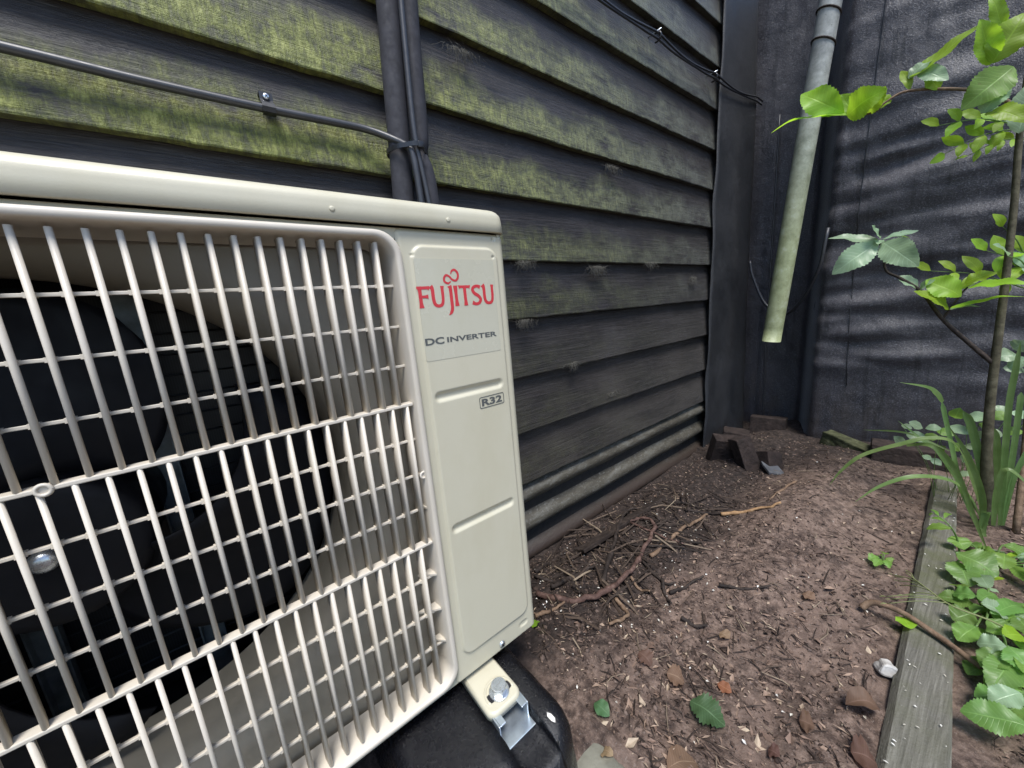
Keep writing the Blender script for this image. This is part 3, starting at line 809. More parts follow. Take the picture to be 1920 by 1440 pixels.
# fan shroud: plate with a flared round mouth
FC = (-.393, .272); FR = .205
NS = 120; rings = []
def ray_rect(a):
    dx, dz = math.cos(a), math.sin(a); t = 9
    x0, x1, z0, z1 = XL + .012, GX1 + .02, .004, .5
    for dd, lo, hi, c in ((dx, x0, x1, FC[0]), (dz, z0, z1, FC[1])):
        if abs(dd) > 1e-6: t = min(t, max((lo - c) / dd, (hi - c) / dd))
    return t
A = [2 * math.pi * k / NS for k in range(NS)]
rings.append([Vector((FC[0] + ray_rect(a) * math.cos(a), .034, FC[1] + ray_rect(a) * math.sin(a))) for a in A])
def lim(a, rr): return min(rr, ray_rect(a) * .995)
for rr, y in ((FR + .035, .035), (FR + .022, .038), (FR + .010, .048), (FR + .002, .066), (FR, .090), (FR, .125)):
    rings.append([Vector((FC[0] + lim(a, rr) * math.cos(a), y, FC[1] + lim(a, rr) * math.sin(a))) for a in A])
V, F = loft(rings)
mk('fan_shroud', V, F, LINER, ac)
# interior: dark sides and finned coil behind
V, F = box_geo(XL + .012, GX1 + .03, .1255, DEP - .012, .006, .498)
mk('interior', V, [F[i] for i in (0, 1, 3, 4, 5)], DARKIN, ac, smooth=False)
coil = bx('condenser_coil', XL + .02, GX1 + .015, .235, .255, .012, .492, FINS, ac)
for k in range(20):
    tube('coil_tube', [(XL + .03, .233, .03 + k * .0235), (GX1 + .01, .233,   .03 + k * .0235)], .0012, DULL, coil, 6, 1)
# motor bracket and fan
mb = empty('motor_bracket', (FC[0], .2, .25), None, None); mb.parent = ac; mb.location = Vector((FC[0], .2, .25)) - WORG[ac.name]; WORG[mb.name] = Vector((FC[0], .2, .25))
for s_ in (-1, 1):
    x = FC[0] + s_ * .058
    V, F = join(box_geo(x - .011, x + .011, .205, .2065, .01, .49), box_geo(x - .011, x - .0095, .196, .2065, .01, .49), box_geo(x + .0095, x + .011, .196, .2065, .01, .49))
    mk('rail', V, F, DULLG, mb, smooth=False)
Q = [Vector((FC[0], y, FC[1])) for y in (.12, .13, .195, .2)]
V, F = tube_geo(Q, [.03, .055, .055, .03], 24); mk('motor', V, F, DARKIN, mb)
fan = empty('fan', (FC[0], .1, FC[1]), None, None); fan.parent = ac; fan.location = Vector((FC[0], .1, FC[1])) - WORG[ac.name]; WORG[fan.name] = Vector((FC[0], .1, FC[1]))
Q = [Vector((FC[0], y, FC[1])) for y in (.071, .0715, .074, .080, .125)]
V, F = tube_geo(Q, [.03, .048, .055, .058, .058], 32); mk('hub', V, F, FAN, fan)
screw('hub_bolt', (FC[0], .0705, FC[1]), (0, -1, 0), .0085, .0075, ZINC, fan, False)
for b in range(3):
    V, F = [], []; a0 = R_(35 + 120 * b); NA, NR = 14, 10
    for i in range(NR + 1):
        rr = .055 + (.198 - .055) * i / NR
        for j in range(NA + 1):
            t = j / NA; sw = R_(95) * (0.75 + .25 * i / NR)
            a = a0 + sw * t + .5 * (i / NR) ** 1.5
            y = .118 - .045 * t * (1 - .25 * i / NR) + .006 * math.sin(math.pi * t)
            rad_ = rr - (.03 * (i / NR) * (abs(2 * t - 1) ** 6))
            V.append((FC[0] + rad_ * math.cos(a), y, FC[1] + rad_ * math.sin(a)))
    F = [(i * (NA + 1) + j, i * (NA + 1) + j + 1, (i + 1) * (NA + 1) + j + 1, (i + 1) * (NA + 1) + j) for i in range(NR) for j in range(NA)]
    o = mk('blade', V, F, FAN, fan); m = o.modifiers.new('s', 'SOLIDIFY'); m.thickness = .0025

# feet: folded bracket, bolt; rubber blocks with steel channel
def foot(cx):
    W2 = .0225
    # bracket outline in plan, rounded front corners
    out = [(cx - W2, .03)]
    for ccx, a0 in ((cx - W2 + .010, 180), (cx + W2 - .010, 270)):
        for i in range(6):
            a = R_(a0 + 90 * i / 5); out.append((ccx + .010 * math.cos(a), -.051 + .010 + .010 * math.sin(a)))
    out.append((cx + W2, .03))
    rings = []
    def shrink(p, k): 
        return (cx + (p[0] - cx) * (1 - k / W2), p[1] + (k if p[1] < 0 else 0))
    for ins, z in ((.0, -.0165), (.0002, -.0105), (.0012, -.0082), (.003, -.0072)):
        rings.append([Vector((*shrink(p, ins), z)) for p in out])
    V = [p for r_ in rings for p in r_]; n = len(out)
    F = [(i * n + k, i * n + k + 1, (i + 1) * n + k + 1, (i + 1) * n + k) for i in range(3) for k in range(n - 1)]
    F.append(tuple(3 * n + k for k in range(n)))
    br = mk('foot_bracket', V, F, PAINT, ac); br.data.polygons[-1].use_smooth = False
    m = br.modifiers.new('s', 'SOLIDIFY'); m.thickness = .0016; m.offset = -1
    # raised pressed collar, washer, hex bolt
    c = Vector((cx + .0015, -.0335, -.0071))
    ring = [c + Vector((.0165 * math.cos(a), .0165 * math.sin(a) , -.0004)) for a in np.linspace(R_(-20), R_(200), 20)]
    tube('pressed_rim', ring, .0016, PAINT, br, 8, 1)
    def disc(nm, rad, z0, z1, n=28, mat=ZINC, parent=br, rot=0., dome=0.):
        rg = []
        for rr, z in ((rad, z0), (rad, z1 - (z1 - z0) * .18), (rad * .93, z1)):
            rg.append([Vector((c.x + rr * math.cos(rot + 2 * math.pi * k / n), c.y + rr * math.sin(rot + 2 * math.pi * k / n), c.z + z)) for k in range(n)])
        V, F = loft(rg, True); return mk(nm, V, F, mat, parent, smooth=False)
    V = []
    slot = rrect(cx - .0155, cx + .0175, c.y - .0052, c.y + .0052, .0045, 5)
    mk('slot', [(x, y, -.0070) for x, y in slot], [tuple(range(len(slot)))], DARKIN, br, smooth=False)
    disc('washer', .0118, 0., .0022)
    disc('bolt_head', .0096, .0024, .0100, 6, ZINC, br, .35)
    disc('bolt_flange', .0086, .0098, .0104, 24)

    block = empty('rubber_foot', (cx - .01, .09, -.0977), None, None)
    # loft along Y of rounded sections
    secs = []
    X0, X1 = cx - .115, cx + .056; Y0, Y1 = -.119, .30; ZT_, ZB_ = -.0175, -.0977  # left side widened: black rubber stands in for shadow under the unit
    xa, xb = cx - .0195, cx + .0215; zt, zb_ = -.0118, -.0335; ya, yb_ = -.061, .2
    def section(shr):
        rd = .020; L_, R__, T_ = X0 + shr, X1 - shr, ZT_ - shr * .9
        fl = min(zb_ - .0006, T_ - .0005); gl, gr_ = xa - .0012, xb + .0012
        pts = []
        def seg(a, b, n):
            for i in range(n): pts.append((a[0] + (b[0] - a[0]) * i / n, a[1] + (b[1] - a[1]) * i / n))
        flare = .006
        seg((L_ - flare, ZB_), (L_, T_ - rd), 8)
        for i in range(8):
            a = R_(180 - 90 * i / 8); pts.append((L_ + rd + rd * math.cos(a), T_ - rd + rd * math.sin(a)))
        seg((L_ + rd, T_), (gl, T_ + .0005), 5); seg((gl, T_), (gl + .0004, fl), 3); seg((gl + .0004, fl), (gr_ - .0004, fl), 4); seg((gr_ - .0004, fl), (gr_, T_), 3)
        seg((gr_, T_), (R__ - rd, T_), 4)
        for i in range(8):
            a = R_(90 - 90 * i / 8); pts.append((R__ - rd + rd * math.cos(a), T_ - rd + rd * math.sin(a)))
        seg((R__, T_ - rd), (R__ + flare, ZB_), 8); pts.append((R__ + flare, ZB_))
        return pts
    V, F = [], []
    ysl = [Y0 + .045 * (1 - math.cos(math.pi / 2 * i / 12)) for i in range(12)] + list(np.linspace(Y0 + .046, Y1 - .046, 40)) + [Y1 - .045 * (1 - math.cos(math.pi / 2 * i / 12)) for i in range(11, -1, -1)]
    for y in ysl:
        e = min(y - Y0, Y1 - y); k = 1.0 if e > .045 else math.sqrt(max(0, 1 - ((.045 - e) / .045) ** 2))
        ps = section((1 - k) * .042); NSEC = len(ps)
        for x, z in ps:
            n3 = .0010 * noise.noise(Vector((x * 60, y * 60, z * 60))) + .0007 * noise.noise(Vector((x * 190, y * 190, z * 190)))
            V.append((x + n3, y, max(z + n3, ZB_)))
    F = [(i * NSEC + k, (i + 1) * NSEC + k, (i + 1) * NSEC + k + 1, i * NSEC + k + 1)[::-1] for i in range(len(ysl) - 1) for k in range(NSEC - 1)]
    F.append(tuple(range(NSEC))[::-1]); F.append(tuple((len(ysl) - 1) * NSEC + k for k in range(NSEC)))
    mk('block', V, F, RUBBER, block)
    g = []
    g.append(box_geo(xa, xb, ya - .011, yb_, zb_, zb_ + .0018))
    g.append(box_geo(xa, xa + .002, ya, yb_, zb_, zt)); g.append(box_geo(xb - .002, xb, ya, yb_, zb_, zt))
    g.append(box_geo(xa + .002, xa + .0095, ya, yb_, zt - .002, zt - .0001)); g.append(box_geo(xb - .0095, xb - .002, ya, yb_, zt - .002, zt - .0001))
    V, F = join(*g); ch = mk('channel', V, F, GALV, block, smooth=False); bevel(ch, .0006, 2)
    return block
tag(foot(-.0905), 'black granular rubber block under the right foot of the white unit', 'rubber block', 'rubber blocks under the unit')
tag(foot(-.60), 'black rubber block under the far left foot of the white unit', 'rubber block', 'rubber blocks under the unit')
tag(mk('petal', [(-.0620, -.084, -.0165), (-.0595, -.0810, -.0160), (-.0570, -.085, -.0165), (-.0560, -.090, -.0185), (-.0585, -.093, -.0195), (-.0612, -.0895, -.0180)], [(0, 1, 2, 3, 4, 5)], PETAL), 'small pale petal on the end of the rubber block', 'petal')

# ------------------------------------------------------------------ timber edging and lumps on the ground
V, F, n4 = [], [], 0
A0, A1 = Vector((1.27, -.302, 0)), Vector((-.6, -.318, 0)); B0, B1 = Vector((1.27, -.345, 0)), Vector((-.6, -.388, 0))
secs = 70
for i in range(secs + 1):
    t = i / secs; a = A0.lerp(A1, t); b = B0.lerp(B1, t); z = -.1405 + .002 * noise.noise(Vector((a.x * 5, 0, 0)))
    ja = .0012 * noise.noise(Vector((a.x * 22, 1, 0))); jb = .0012 * noise.noise(Vector((a.x * 22, 5, 0)))
    V += [(a.x, a.y + ja + .0005, -.24), (a.x, a.y + ja, z - .009), (a.x, a.y + ja - .0075, z), (b.x, b.y + jb + .003, z), (b.x, b.y + jb, z - .003), (b.x, b.y + jb, -.24)]
F = [(i * 6 + k, i * 6 + k + 1, i * 6 + 7 + k, i * 6 + 6 + k) for i in range(secs) for k in range(5)] + [(0, 5, 4, 3, 2, 1), tuple(secs * 6 + k for k in range(6))]
te = mk('timber_edging', V, F, TIMBER, smooth=False)
tag(te, 'long weathered grey timber board edging the planting bed', 'edging')

def lump(name, c, size, rot, mat, label, cat, bev=.003, group=None, jit=.003, sub=3):
    """an uneven box: corners and faces knocked about"""
    sx, sy, sz = [s_ / 2 for s_ in size]; V, F = [], []
    M = Matrix.Translation(c) @ rot.to_4x4() if isinstance(rot, Matrix) else Matrix.Translation(c)
    n = sub
    idx = {}
    def vid(p):
        k = tuple(round(q, 4) for q in p)
        if k not in idx:
            idx[k] = len(V); q = Vector((p[0] * sx, p[1] * sy, p[2] * sz))
            nv = noise.noise_vector(q * 22 + Vector(c) * 9) * jit + noise.noise_vector(q * 70 + Vector(c) * 3) * jit * .5
            V.append(M @ (q + nv))
        return idx[k]
    for ax in range(3):
        for sg in (-1, 1):
            for i in range(n):
                for j in range(n):
                    q = []
                    for di, dj in ((0, 0), (1, 0), (1, 1), (0, 1)):
                        p = [0, 0, 0]; p[ax] = sg; p[(ax + 1) % 3] = -1 + 2 * (i + di) / n; p[(ax + 2) % 3] = -1 + 2 * (j + dj) / n; q.append(vid(p))
                    F.append(tuple(q if sg > 0 else q[::-1]))
    o = mk(name, V, F, mat, smooth=False); bevel(o, bev, 2, 45)
    return tag(o, label, cat, group)
def rot(x, y, z): return Matrix.Rotation(R_(z), 3, 'Z') @ Matrix.Rotation(R_(y), 3, 'Y') @ Matrix.Rotation(R_(x), 3, 'X')
gp = G(1362, 862); lump('brick', gp + Vector((.02, .01, .028)), (.105, .05, .11), rot(14, 8, -50), BRICK, 'dirty brick standing against the black trim, leftmost of the rubble in the corner', 'brick')
gp = G(1402, 880); lump('brick', gp + Vector((.02, .015, .035)), (.055, .05, .14), rot(-14, -12, -35), BRICK, 'dirty brick tipped on end in the middle of the corner rubble', 'brick')
gp = G(1385, 832); lump('brick', gp + Vector((.02, .02, .015)), (.13, .09, .06), rot(5, 8, 20), BRICK, 'dark brick lying flat at the back of the corner rubble', 'brick')
gp = G(1432, 872); lump('brick', gp + Vector((.01, 0, .015)), (.09, .05, .06), rot(10, 20, 60), BRICK, 'small dirty brick end right of the tipped brick', 'brick')
gp = G(1448, 883); lump('slate_piece', gp + Vector((0, 0, .008)), (.075, .045, .008), rot(8, -6, 35), SLATE, 'pale grey slate chip lying beside the corner rubble', 'slate', .001, jit=.002)
p0, p1 = at(1545, 828, X=1.45), at(1652, 872, X=1.37)
lump('timber_block', (p0 + p1) / 2 + Vector((0, 0, .012)), ((p1 - p0).length, .045, .062), Matrix.Rotation(math.atan2((p1 - p0).y, (p1 - p0).x), 3, 'Z') @ Matrix.Rotation(R_(10), 3, 'Y'), MOSSB, 'mossy split timber offcut lying at the foot of the black wall', 'timber', .004, jit=.006, sub=5)
gp = G(1700, 868); lump('brick', gp + Vector((.02, 0, .018)), (.09, .17, .065), rot(0, 4, 8), BRICK, 'dark brown brick beyond the end of the timber edging', 'brick')
gp = G(1440, 805); lump('brick', at(1440, 800, X=1.55), (.07, .13, .09), rot(0, 8, 10), BRICK, 'dark brick in the deepest shade below the drainpipe', 'brick')
gp = G(1661, 1258); lump('stone', gp + Vector((0, 0, .006)), (.024, .018, .016), rot(20, 10, 30), STONE, 'small white stone beside the timber edging', 'stone', .004, jit=.008)
# flat strip of old wood leaning along the sheet
p0, p1 = G(1088, 1036, .012), G(1242, 930, .012)
lump('wood_strip', (p0 + p1) / 2, ((p1 - p0).length, .030, .010), Matrix.Rotation(math.atan2((p1 - p0).y, (p1 - p0).x), 3, 'Z') @ Matrix.Rotation(R_(-24), 3, 'X'), BARK_DARK, 'dark strip of old wood lying below the corrugated sheet', 'wood strip', .001, jit=.004, sub=6)

# ------------------------------------------------------------------ sticks and roots
def stick(zp, rad, mat, label, cat='stick', zoom=(2.4, 950, 600), lift=.006, name='stick', ends=None):
    P = []
    for i, (a, b) in enumerate(zp):
        q = G(a / zoom[0] + zoom[1], b / zoom[0] + zoom[2], 0)
        e = lift + .004 * math.sin(i * 2.1 + len(zp)); P.append(q + Vector((0, 0, e)))
    Q = crom(P, 10)
    for i, q in enumerate(Q):
        Q[i] = q + noise.noise_vector(q * 40) * rad * .9 + noise.noise_vector(q * 130) * rad * .35
        zmin = gz(q.x, q.y) + rad * .35
        if Q[i].z < zmin: Q[i].z = zmin
    rr = [rad * (1.0 - .45 * t + .22 * noise.noise(Vector((t * 26, rad * 999, zp[0][0]))) + (.35 if int(t * len(Q)) % 17 == 5 else 0)) for t in np.linspace(0, 1, len(Q))]
    V, F = tube_geo(Q, rr, 8); return tag(mk(name, V, F, mat), label, cat)
stick([(140, 1250), (300, 1275), (430, 1250), (540, 1170), (600, 1080), (650, 980), (662, 935), (610, 903), (520, 930)], .0062, BARK_RED, 'thick reddish stick bent in a hook, the largest on the soil', lift=.010)
stick([(430, 1205), (490, 1000), (530, 890), (590, 862), (690, 925)], .0050, BARK_DARK, 'dark twig arching up to the wood strip inside the hooked stick', lift=.012)
stick([(650, 1072), (780, 962), (870, 912), (902, 880)], .0050, BARK_TAN, 'straight twig crossing from the hooked stick towards the rubble', lift=.008)
stick([(445, 1000), (600, 1020), (790, 1035)], .0042, BARK_DARK, 'level dark twig passing under the hooked stick')
stick([(560, 925), (680, 975), (795, 1030)], .0032, BARK_RED, 'thin reddish twig from the tip of the hooked stick', lift=.010)
stick([(130, 1142), (210, 1085), (295, 1080)], .0048, BARK_DARK, 'short dark twig by the unit just below the corrugated sheet')
stick([(130, 1165), (260, 1178), (395, 1122)], .0042, BARK_DARK, 'dark twig beside the unit, bowed downwards')
stick([(205, 1218), (300, 1165), (390, 1128)], .0048, BARK_DARK, 'dark slanting twig between the bowed twig and the hooked stick', lift=.010)
stick([(610, 1095), (700, 1182), (762, 1198)], .0034, BARK_DARK, 'thin dark twig to the right of the hooked stick bend')
stick([(700, 1180), (715, 1240), (742, 1295)], .0036, BARK_DARK, 'short dark twig pointing down the path right of the hooked stick')
stick([(738, 1240), (810, 1205), (885, 1168)], .0034, BARK_DARK, 'dark twig slanting on bare soil in the middle of the path')
stick([(488, 1270), (545, 1335), (465, 1388)], .0044, BARK_TAN, 'pale bent twig shaped like an elbow below the hooked stick')
stick([(800, 858), (900, 872), (985, 885)], .0040, BARK_DARK, 'dark half of the snapped twig before the rubble')
stick([(965, 885), (1090, 862), (1235, 838)], .0050, SPLIT, 'orange-brown split half of the snapped twig before the rubble')
stick([(560, 1170), (600, 1215), (645, 1238)], .0032, BARK_TAN, 'small pale twig inside the crook of the hooked stick')
stick([(950, 1205), (1060, 1212), (1185, 1212)], .0034, BARK_DARK, 'thin dark root half buried across the path')
stick([(130, 1348), (200, 1315), (262, 1290)], .0040, BARK_TAN, 'short tan twig end by the bottom corner of the unit')
stick([(300, 1180), (310, 1225), (330, 1240)], .0042, BARK_DARK, 'stubby dark twig end under the slanting twig by the unit')
stick([(790, 1355), (850, 1385), (900, 1395)], .0040, BARK_DARK, 'dark curled bark twig lying mid path')
stick([(1180, 812), (1300, 740)][::-1], .0036, BARK_TAN, 'pinkish-tan twig lying on the soil crown beyond the rubble')
# the stick resting across the edging
P = [at(1615, 1140, Z=-.146), at(1632, 1130, Z=-.134), at(1656, 1134, Z=-.128), at(1698, 1152, Z=-.128), at(1755, 1190, Z=-.1335), at(1800, 1222, Z=-.134), at(1842, 1254, Z=-.142)]
tag(tube('stick', P, [.0052, .0048, .0046, .0044, .0046, .0042, .0036], BARK_TAN, None, 8), 'light brown stick lying across the timber edging', 'stick')

# ------------------------------------------------------------------ leaf litter (uncountable)
def scatter():
    rnd = random.Random(11)
    def spot():
        while True:
            x = rnd.uniform(.02, 1.48); y = rnd.uniform(-.75, .32)
            if rnd.random() < math.exp(-max(0, x - .25) * 1.15) and not (-.40 < y < -.295): return x, y
    V, F = [], []
    def flake(c, L, W, nrm, ang, curl):
        a = Vector((math.cos(ang), math.sin(ang), 0)); n = Vector(nrm).normalized(); a = (a - n * a.dot(n)).normalized(); b = n.cross(a); o = len(V)
        j = lambda: rnd.uniform(.75, 1.2)
        V.extend([c - a * L * j(), c - b * W * j() + n * curl * L, c + b * W * j() + n * curl * L, c + a * L * j() + n * curl * L * .3, c + a * L * .2])
        F.extend([(o, o + 1, o + 4), (o, o + 4, o + 2), (o + 1, o + 3, o + 4), (o + 4, o + 3, o + 2)])
    for i in range(11000):
        x, y = spot(); L = rnd.choice((.0012, .0016, .002, .0025, .003, .0035, .005)) * rnd.uniform(.7, 1.3)
        if y < -.4 or (x < .7 and y < -.05): L *= rnd.uniform(1.0, 1.6)
        z = gz(x, y) + rnd.uniform(.0005, .004)
        if y > .04 and rnd.random() < .6: continue
        flake(Vector((x, y, z)), L * 1.15, L * rnd.choice((.16, .25, .4, .6)), (rnd.gauss(0, .3), rnd.gauss(0, .3), 1), rnd.uniform(0, 6.3), rnd.uniform(-.3, .5))
    tag(mk('leaf_litter', V, F, LITTER, smooth=False, org=(0, 0, -.16)), 'brown flakes of dead leaf strewn over the soil', 'leaf litter', kind='stuff')
    V2, F2 = [], []
    for i in range(1500):
        x, y = spot()
        if i < 450: x = rnd.uniform(.1, .8); y = rnd.uniform(.02, .31)
        L = rnd.uniform(.006, .024) if i > 90 else rnd.uniform(.03, .075); a = rnd.uniform(0, 6.3); q = Vector((math.cos(a), math.sin(a), rnd.gauss(0, .18))) * L; c = Vector((x, y, gz(x, y) + .0025)); rr = rnd.uniform(.0004, .0011) if i > 90 else rnd.uniform(.0014, .0028); c.z += .004 if i < 90 else 0
        mid = c + Vector((rnd.gauss(0, .12), rnd.gauss(0, .12), .05)) * L
        v, f_ = tube_geo([c - q, mid, c + q], [rr, rr, rr * .6], 4); o = len(V2); V2 += v; F2 += [tuple(k + o for k in t) for t in f_]
    tag(mk('twig_litter', V2, F2, TWIGM, smooth=False, org=(0, 0, -.16)), 'fine twigs and bark shreds scattered over the soil', 'twig litter', kind='stuff')
    V3, F3 = [], []
    for i in range(9000):
        x, y = spot() if i % 3 else (rnd.uniform(.05, 1.45), rnd.uniform(-.28, .32)); s_ = rnd.choice((.0014, .002, .0028, .004)) * rnd.uniform(.7, 1.5); o = len(V3); s_ *= .75 if y < .02 else 1.1; z = gz(x, y) + s_ * .1
        a = rnd.uniform(0, 6.3); sx, sy = s_ * rnd.uniform(.7, 1.4), s_ * rnd.uniform(.7, 1.4)
        for dx, dy, dz in ((1.2, 0, 0), (0, .8, 0), (-1.2, 0, 0), (0, -.8, 0), (0, 0, .5), (0, 0, -.7)):
            X, Y = dx * sx, dy * sy; V3.append((x + X * math.cos(a) - Y * math.sin(a) + rnd.gauss(0, s_ * .2), y + X * math.sin(a) + Y * math.cos(a), z + dz * s_))
        F3 += [(o + k, o + (k + 1) % 4, o + 4) for k in range(4)] + [(o + (k + 1) % 4, o + k, o + 5) for k in range(4)]
    tag(mk('soil_crumbs', V3, F3, CRUMB, smooth=True, org=(0, 0, -.16)), 'loose crumbs of dark soil', 'soil crumbs', kind='stuff')
    V.clear(); F.clear()
    for i in range(230):
        x, y = spot()
        if i < 70: x = rnd.uniform(.1, .6); y = rnd.uniform(-.05, .3)
        L = rnd.uniform(.0014, .0032)
        flake(Vector((x, y, gz(x, y) + .004)), L, L * .6, (rnd.gauss(0, .4), rnd.gauss(0, .4), 1), rnd.uniform(0, 6.3), .4)
    for i in range(60):
        x = rnd.uniform(.1, 1.2); t = (1.27 - x) / 1.87; L = rnd.uniform(.0012, .003)
        flake(Vector((x, rnd.uniform(-.345 - .023 * t * 1.6, -.312), -.138)), L, L * .4, (0, 0, 1), rnd.uniform(0, 6.3), .2)
    tag(mk('petal_litter', V, F, PETAL, smooth=False, org=(0, 0, -.16)), 'tiny white petals and specks scattered over soil and edging', 'petals', kind='stuff')
scatter()

# ------------------------------------------------------------------ leaves
LEAFN = [0]
def leaf(base, tip, wd, mat, parent, nrm=None, droop=.08, fold=.18, serr=.0, shape=1.0, n=12, name='leaf', label=None, cat=None, twist=0., petiole=0.):
    base, tip = Vector(base), Vector(tip); LEAFN[0] += 1; rnd = random.Random(LEAFN[0])
    a = tip - base; L = a.length; ad = a.normalized()
    twist += rnd.gauss(0, .35); droop += rnd.gauss(0, .035); curl = rnd.uniform(-.02, .10)
    n0 = Vector(nrm) if nrm is not None else Vector((0, 0, 1)); n0 = (n0 - ad * n0.dot(ad)).normalized()
    V, F, UV = [], [], []
    cols = (-1, -.55, 0, .55, 1)
    for i in range(n + 1):
        t = i / n
        f_ = (math.sin(math.pi * t ** shape) ** .75 if 0 < t < 1 else 0) * (1 - .25 * max(0, t - .6))
        if i == n: f_ = 0.02
        q = base + a * t + n0 * L * droop * (4 * t * (1 - t) - 0) + n0 * .015 * L * math.sin(t * 9 + LEAFN[0]) - n0 * curl * L * t ** 3
        nn = Matrix.Rotation(twist * (t - .3), 3, ad) @ n0
        s_ = ad.cross(nn)
        for c in cols:
            k = wd / 2 * f_
            if abs(c) == 1 and serr: k *= 1 + serr * (1 if i % 2 else -1)
            p = q + s_ * c * k + nn * abs(c) * fold * k + nn * .06 * wd * math.sin(t * 16 + c * 3) * abs(c) * f_
            V.append(p); UV.append((.5 + c / 2, t))
    for i in range(n):
        for j in range(4): F.append((i * 5 + j, i * 5 + j + 1, i * 5 + 6 + j, i * 5 + 5 + j))
    o = mk(name, V, F, mat, parent, uv=UV, org=base)
    return tag(o, label, cat)
def tocam(p, k=.6, up=(0, 0, 1), side=0.):
    """a normal tipped part-way from straight up to facing the open side of the garden"""
    o = Vector((-.74, -.10, -.30)) if p.z > .45 else Vector((-.75, -.1, .25))
    return (o * k + Vector(up) * (1 - k) + Vector((0, side, 0))).normalized()

# sapling (chestnut-like)
SX = 1.045
sap = empty('sapling', at(1855, 985, X=SX), 'slender sapling with long serrated leaves standing at the right by the edging', 'sapling')
stem = [at(1862, 1010, X=SX), at(1855, 960, X=SX), at(1850, 870, X=SX), at(1856, 760, X=SX), at(1868, 660, X=SX), at(1886, 520, X=SX), at(1901, 390, X=SX), at(1911, 260, X=SX), at(1925, 150, X=SX), at(1950, 10, X=SX), at(1960, -200, X=SX - .02)]
tube('trunk', stem, [.0140, .0115, .0092, .0078, .0069, .0060, .0054, .0050, .0044, .0038, .003], BARK_STEM, sap, 12)
def branch(pts, rad, mat=BARK_DARK, nm='branch'): return tube(nm, pts, rad, mat, sap, 7)
bA = [at(1925, 225, X=SX), at(1880, 185, X=SX - .02), at(1812, 168, X=SX - .04), at(1705, 170, X=SX - .06), at(1660, 192, X=SX - .07), at(1640, 210, X=SX - .07), at(1590, 220, X=SX - .07)]
branch(bA, [.0045, .0035, .003, .0026, .0022, .002, .0016], BARK_TAN)
bB = [at(1866, 684, X=SX), at(1815, 642, X=SX - .01), at(1767, 598, X=SX - .03), at(1728, 548, X=SX - .04), at(1689, 522, X=SX - .05), at(1662, 508, X=SX - .05), at(1657, 480, X=SX - .05), at(1648, 450, X=SX - .05)]
branch(bB, [.0052, .0045, .0040, .0036, .0030, .0026, .0022, .002])
bC = [at(1767, 598, X=SX - .03), at(1785, 575, X=SX - .03), at(1803, 550, X=SX - .03), at(1815, 538, X=SX - .03)]
branch(bC, [.0028, .0022, .0016])
def L(b, t, wpx, mat, xb=SX - .05, xt=None, k=.6, droop=.06, serr=.05, shape=.9, n=26, fold=.2, side=0., twist=0., parent=None):
    rnd = random.Random(int(b[0] * 7 + t[0] * 3 + t[1]))
    xt = xb + rnd.uniform(-.04, .02) if xt is None else xt
    P0, P1 = at(*b, X=xb), at(*t, X=xt)
    dep = (P0 - CAM).dot(Vector(AX[2])); wd = wpx * dep / FPX * 1.12
    return leaf(P0, P1, wd, mat, parent or sap, tocam(P0, k, side=side), droop, fold, serr, shape, n, twist=twist)
B_, M_, P_ = LF_BRIGHT, LF_MID, LF_PALE
XA = SX - .07
L((1588, 218), (1447, 240), 24, B_, XA, k=.35, droop=.03, shape=.75)
L((1584, 212), (1502, 177), 44, B_, XA, k=.8, droop=.10, shape=1.15)
L((1588, 216), (1662, 166), 46, B_, XA, k=.75, droop=.08)
L((1622, 212), (1660, 162), 34, B_, XA + .01, k=.7, twist=.5)
L((1600, 216), (1578, 176), 30, B_, XA + .02, k=.6)
L((1640, 206), (1668, 176), 26, B_, XA + .02, k=.6, twist=-.4)
L((1760, 168), (1735, 140), 22, B_, SX - .05, k=.6)
L((1706, 146), (1845, 40), 28, B_, SX - .06, k=.45, droop=-.10, shape=.7)
L((1704, 148), (1748, 112), 24, P_, SX - .06, k=.5, droop=.1, serr=.05)
L((1722, 132), (1778, 148), 24, P_, SX - .05, k=.7, droop=.05)
L((1706, 168), (1690, 130), 14, B_, SX - .06, k=.5)
L((1856, 122), (1838, 36), 32, B_, SX - .04, k=.7, twist=.8, fold=.5)
L((1859, 120), (1926, 20), 52, B_, SX - .05, k=.8, droop=.05)
L((1880, 62), (1856, -14), 20, B_, SX - .03, k=.7)
L((1900, 125), (1806, 202), 56, M_, SX - .06, k=.8, droop=.06)
L((1880, 205), (1838, 210), 22, P_, SX - .05, k=.5)
L((1842, 212), (1893, 154), 36, P_, SX - .07, k=.6, fold=.55, twist=.6)
L((1848, 212), (1930, 230), 30, B_, SX - .06, k=.55, droop=.1)
L((1910, 250), (1935, 150), 40, P_, SX - .02, k=.7)
# rosette on the lower branch
XR_ = SX - .05
L((1648, 452), (1555, 443), 19, P_, XR_, k=.5, droop=.05)
L((1647, 454), (1562, 513), 40, P_, XR_, SX - .10, k=.75, droop=.07, shape=1.05)
L((1655, 454), (1723, 500), 40, P_, XR_, SX - .10, k=.75, droop=.08)
L((1655, 448), (1722, 429), 13, P_, XR_, k=.4, droop=.04)
L((1650, 446), (1634, 423), 20, P_, XR_, k=.5)
L((1656, 450), (1706, 444), 7, M_, XR_, k=.2)
L((1650, 450), (1646, 458), 12, P_, XR_, k=.7)
L((1685, 518), (1725, 540), 20, P_, SX - .045, k=.6)
L((1723, 544), (1752, 524), 18, P_, SX - .04, k=.6)
L((1780, 580), (1719, 543), 26, B_, SX - .04, k=.6, twist=.3)
L((1803, 556), (1735, 526), 40, B_, SX - .04, k=.8, droop=.08, shape=1.1)
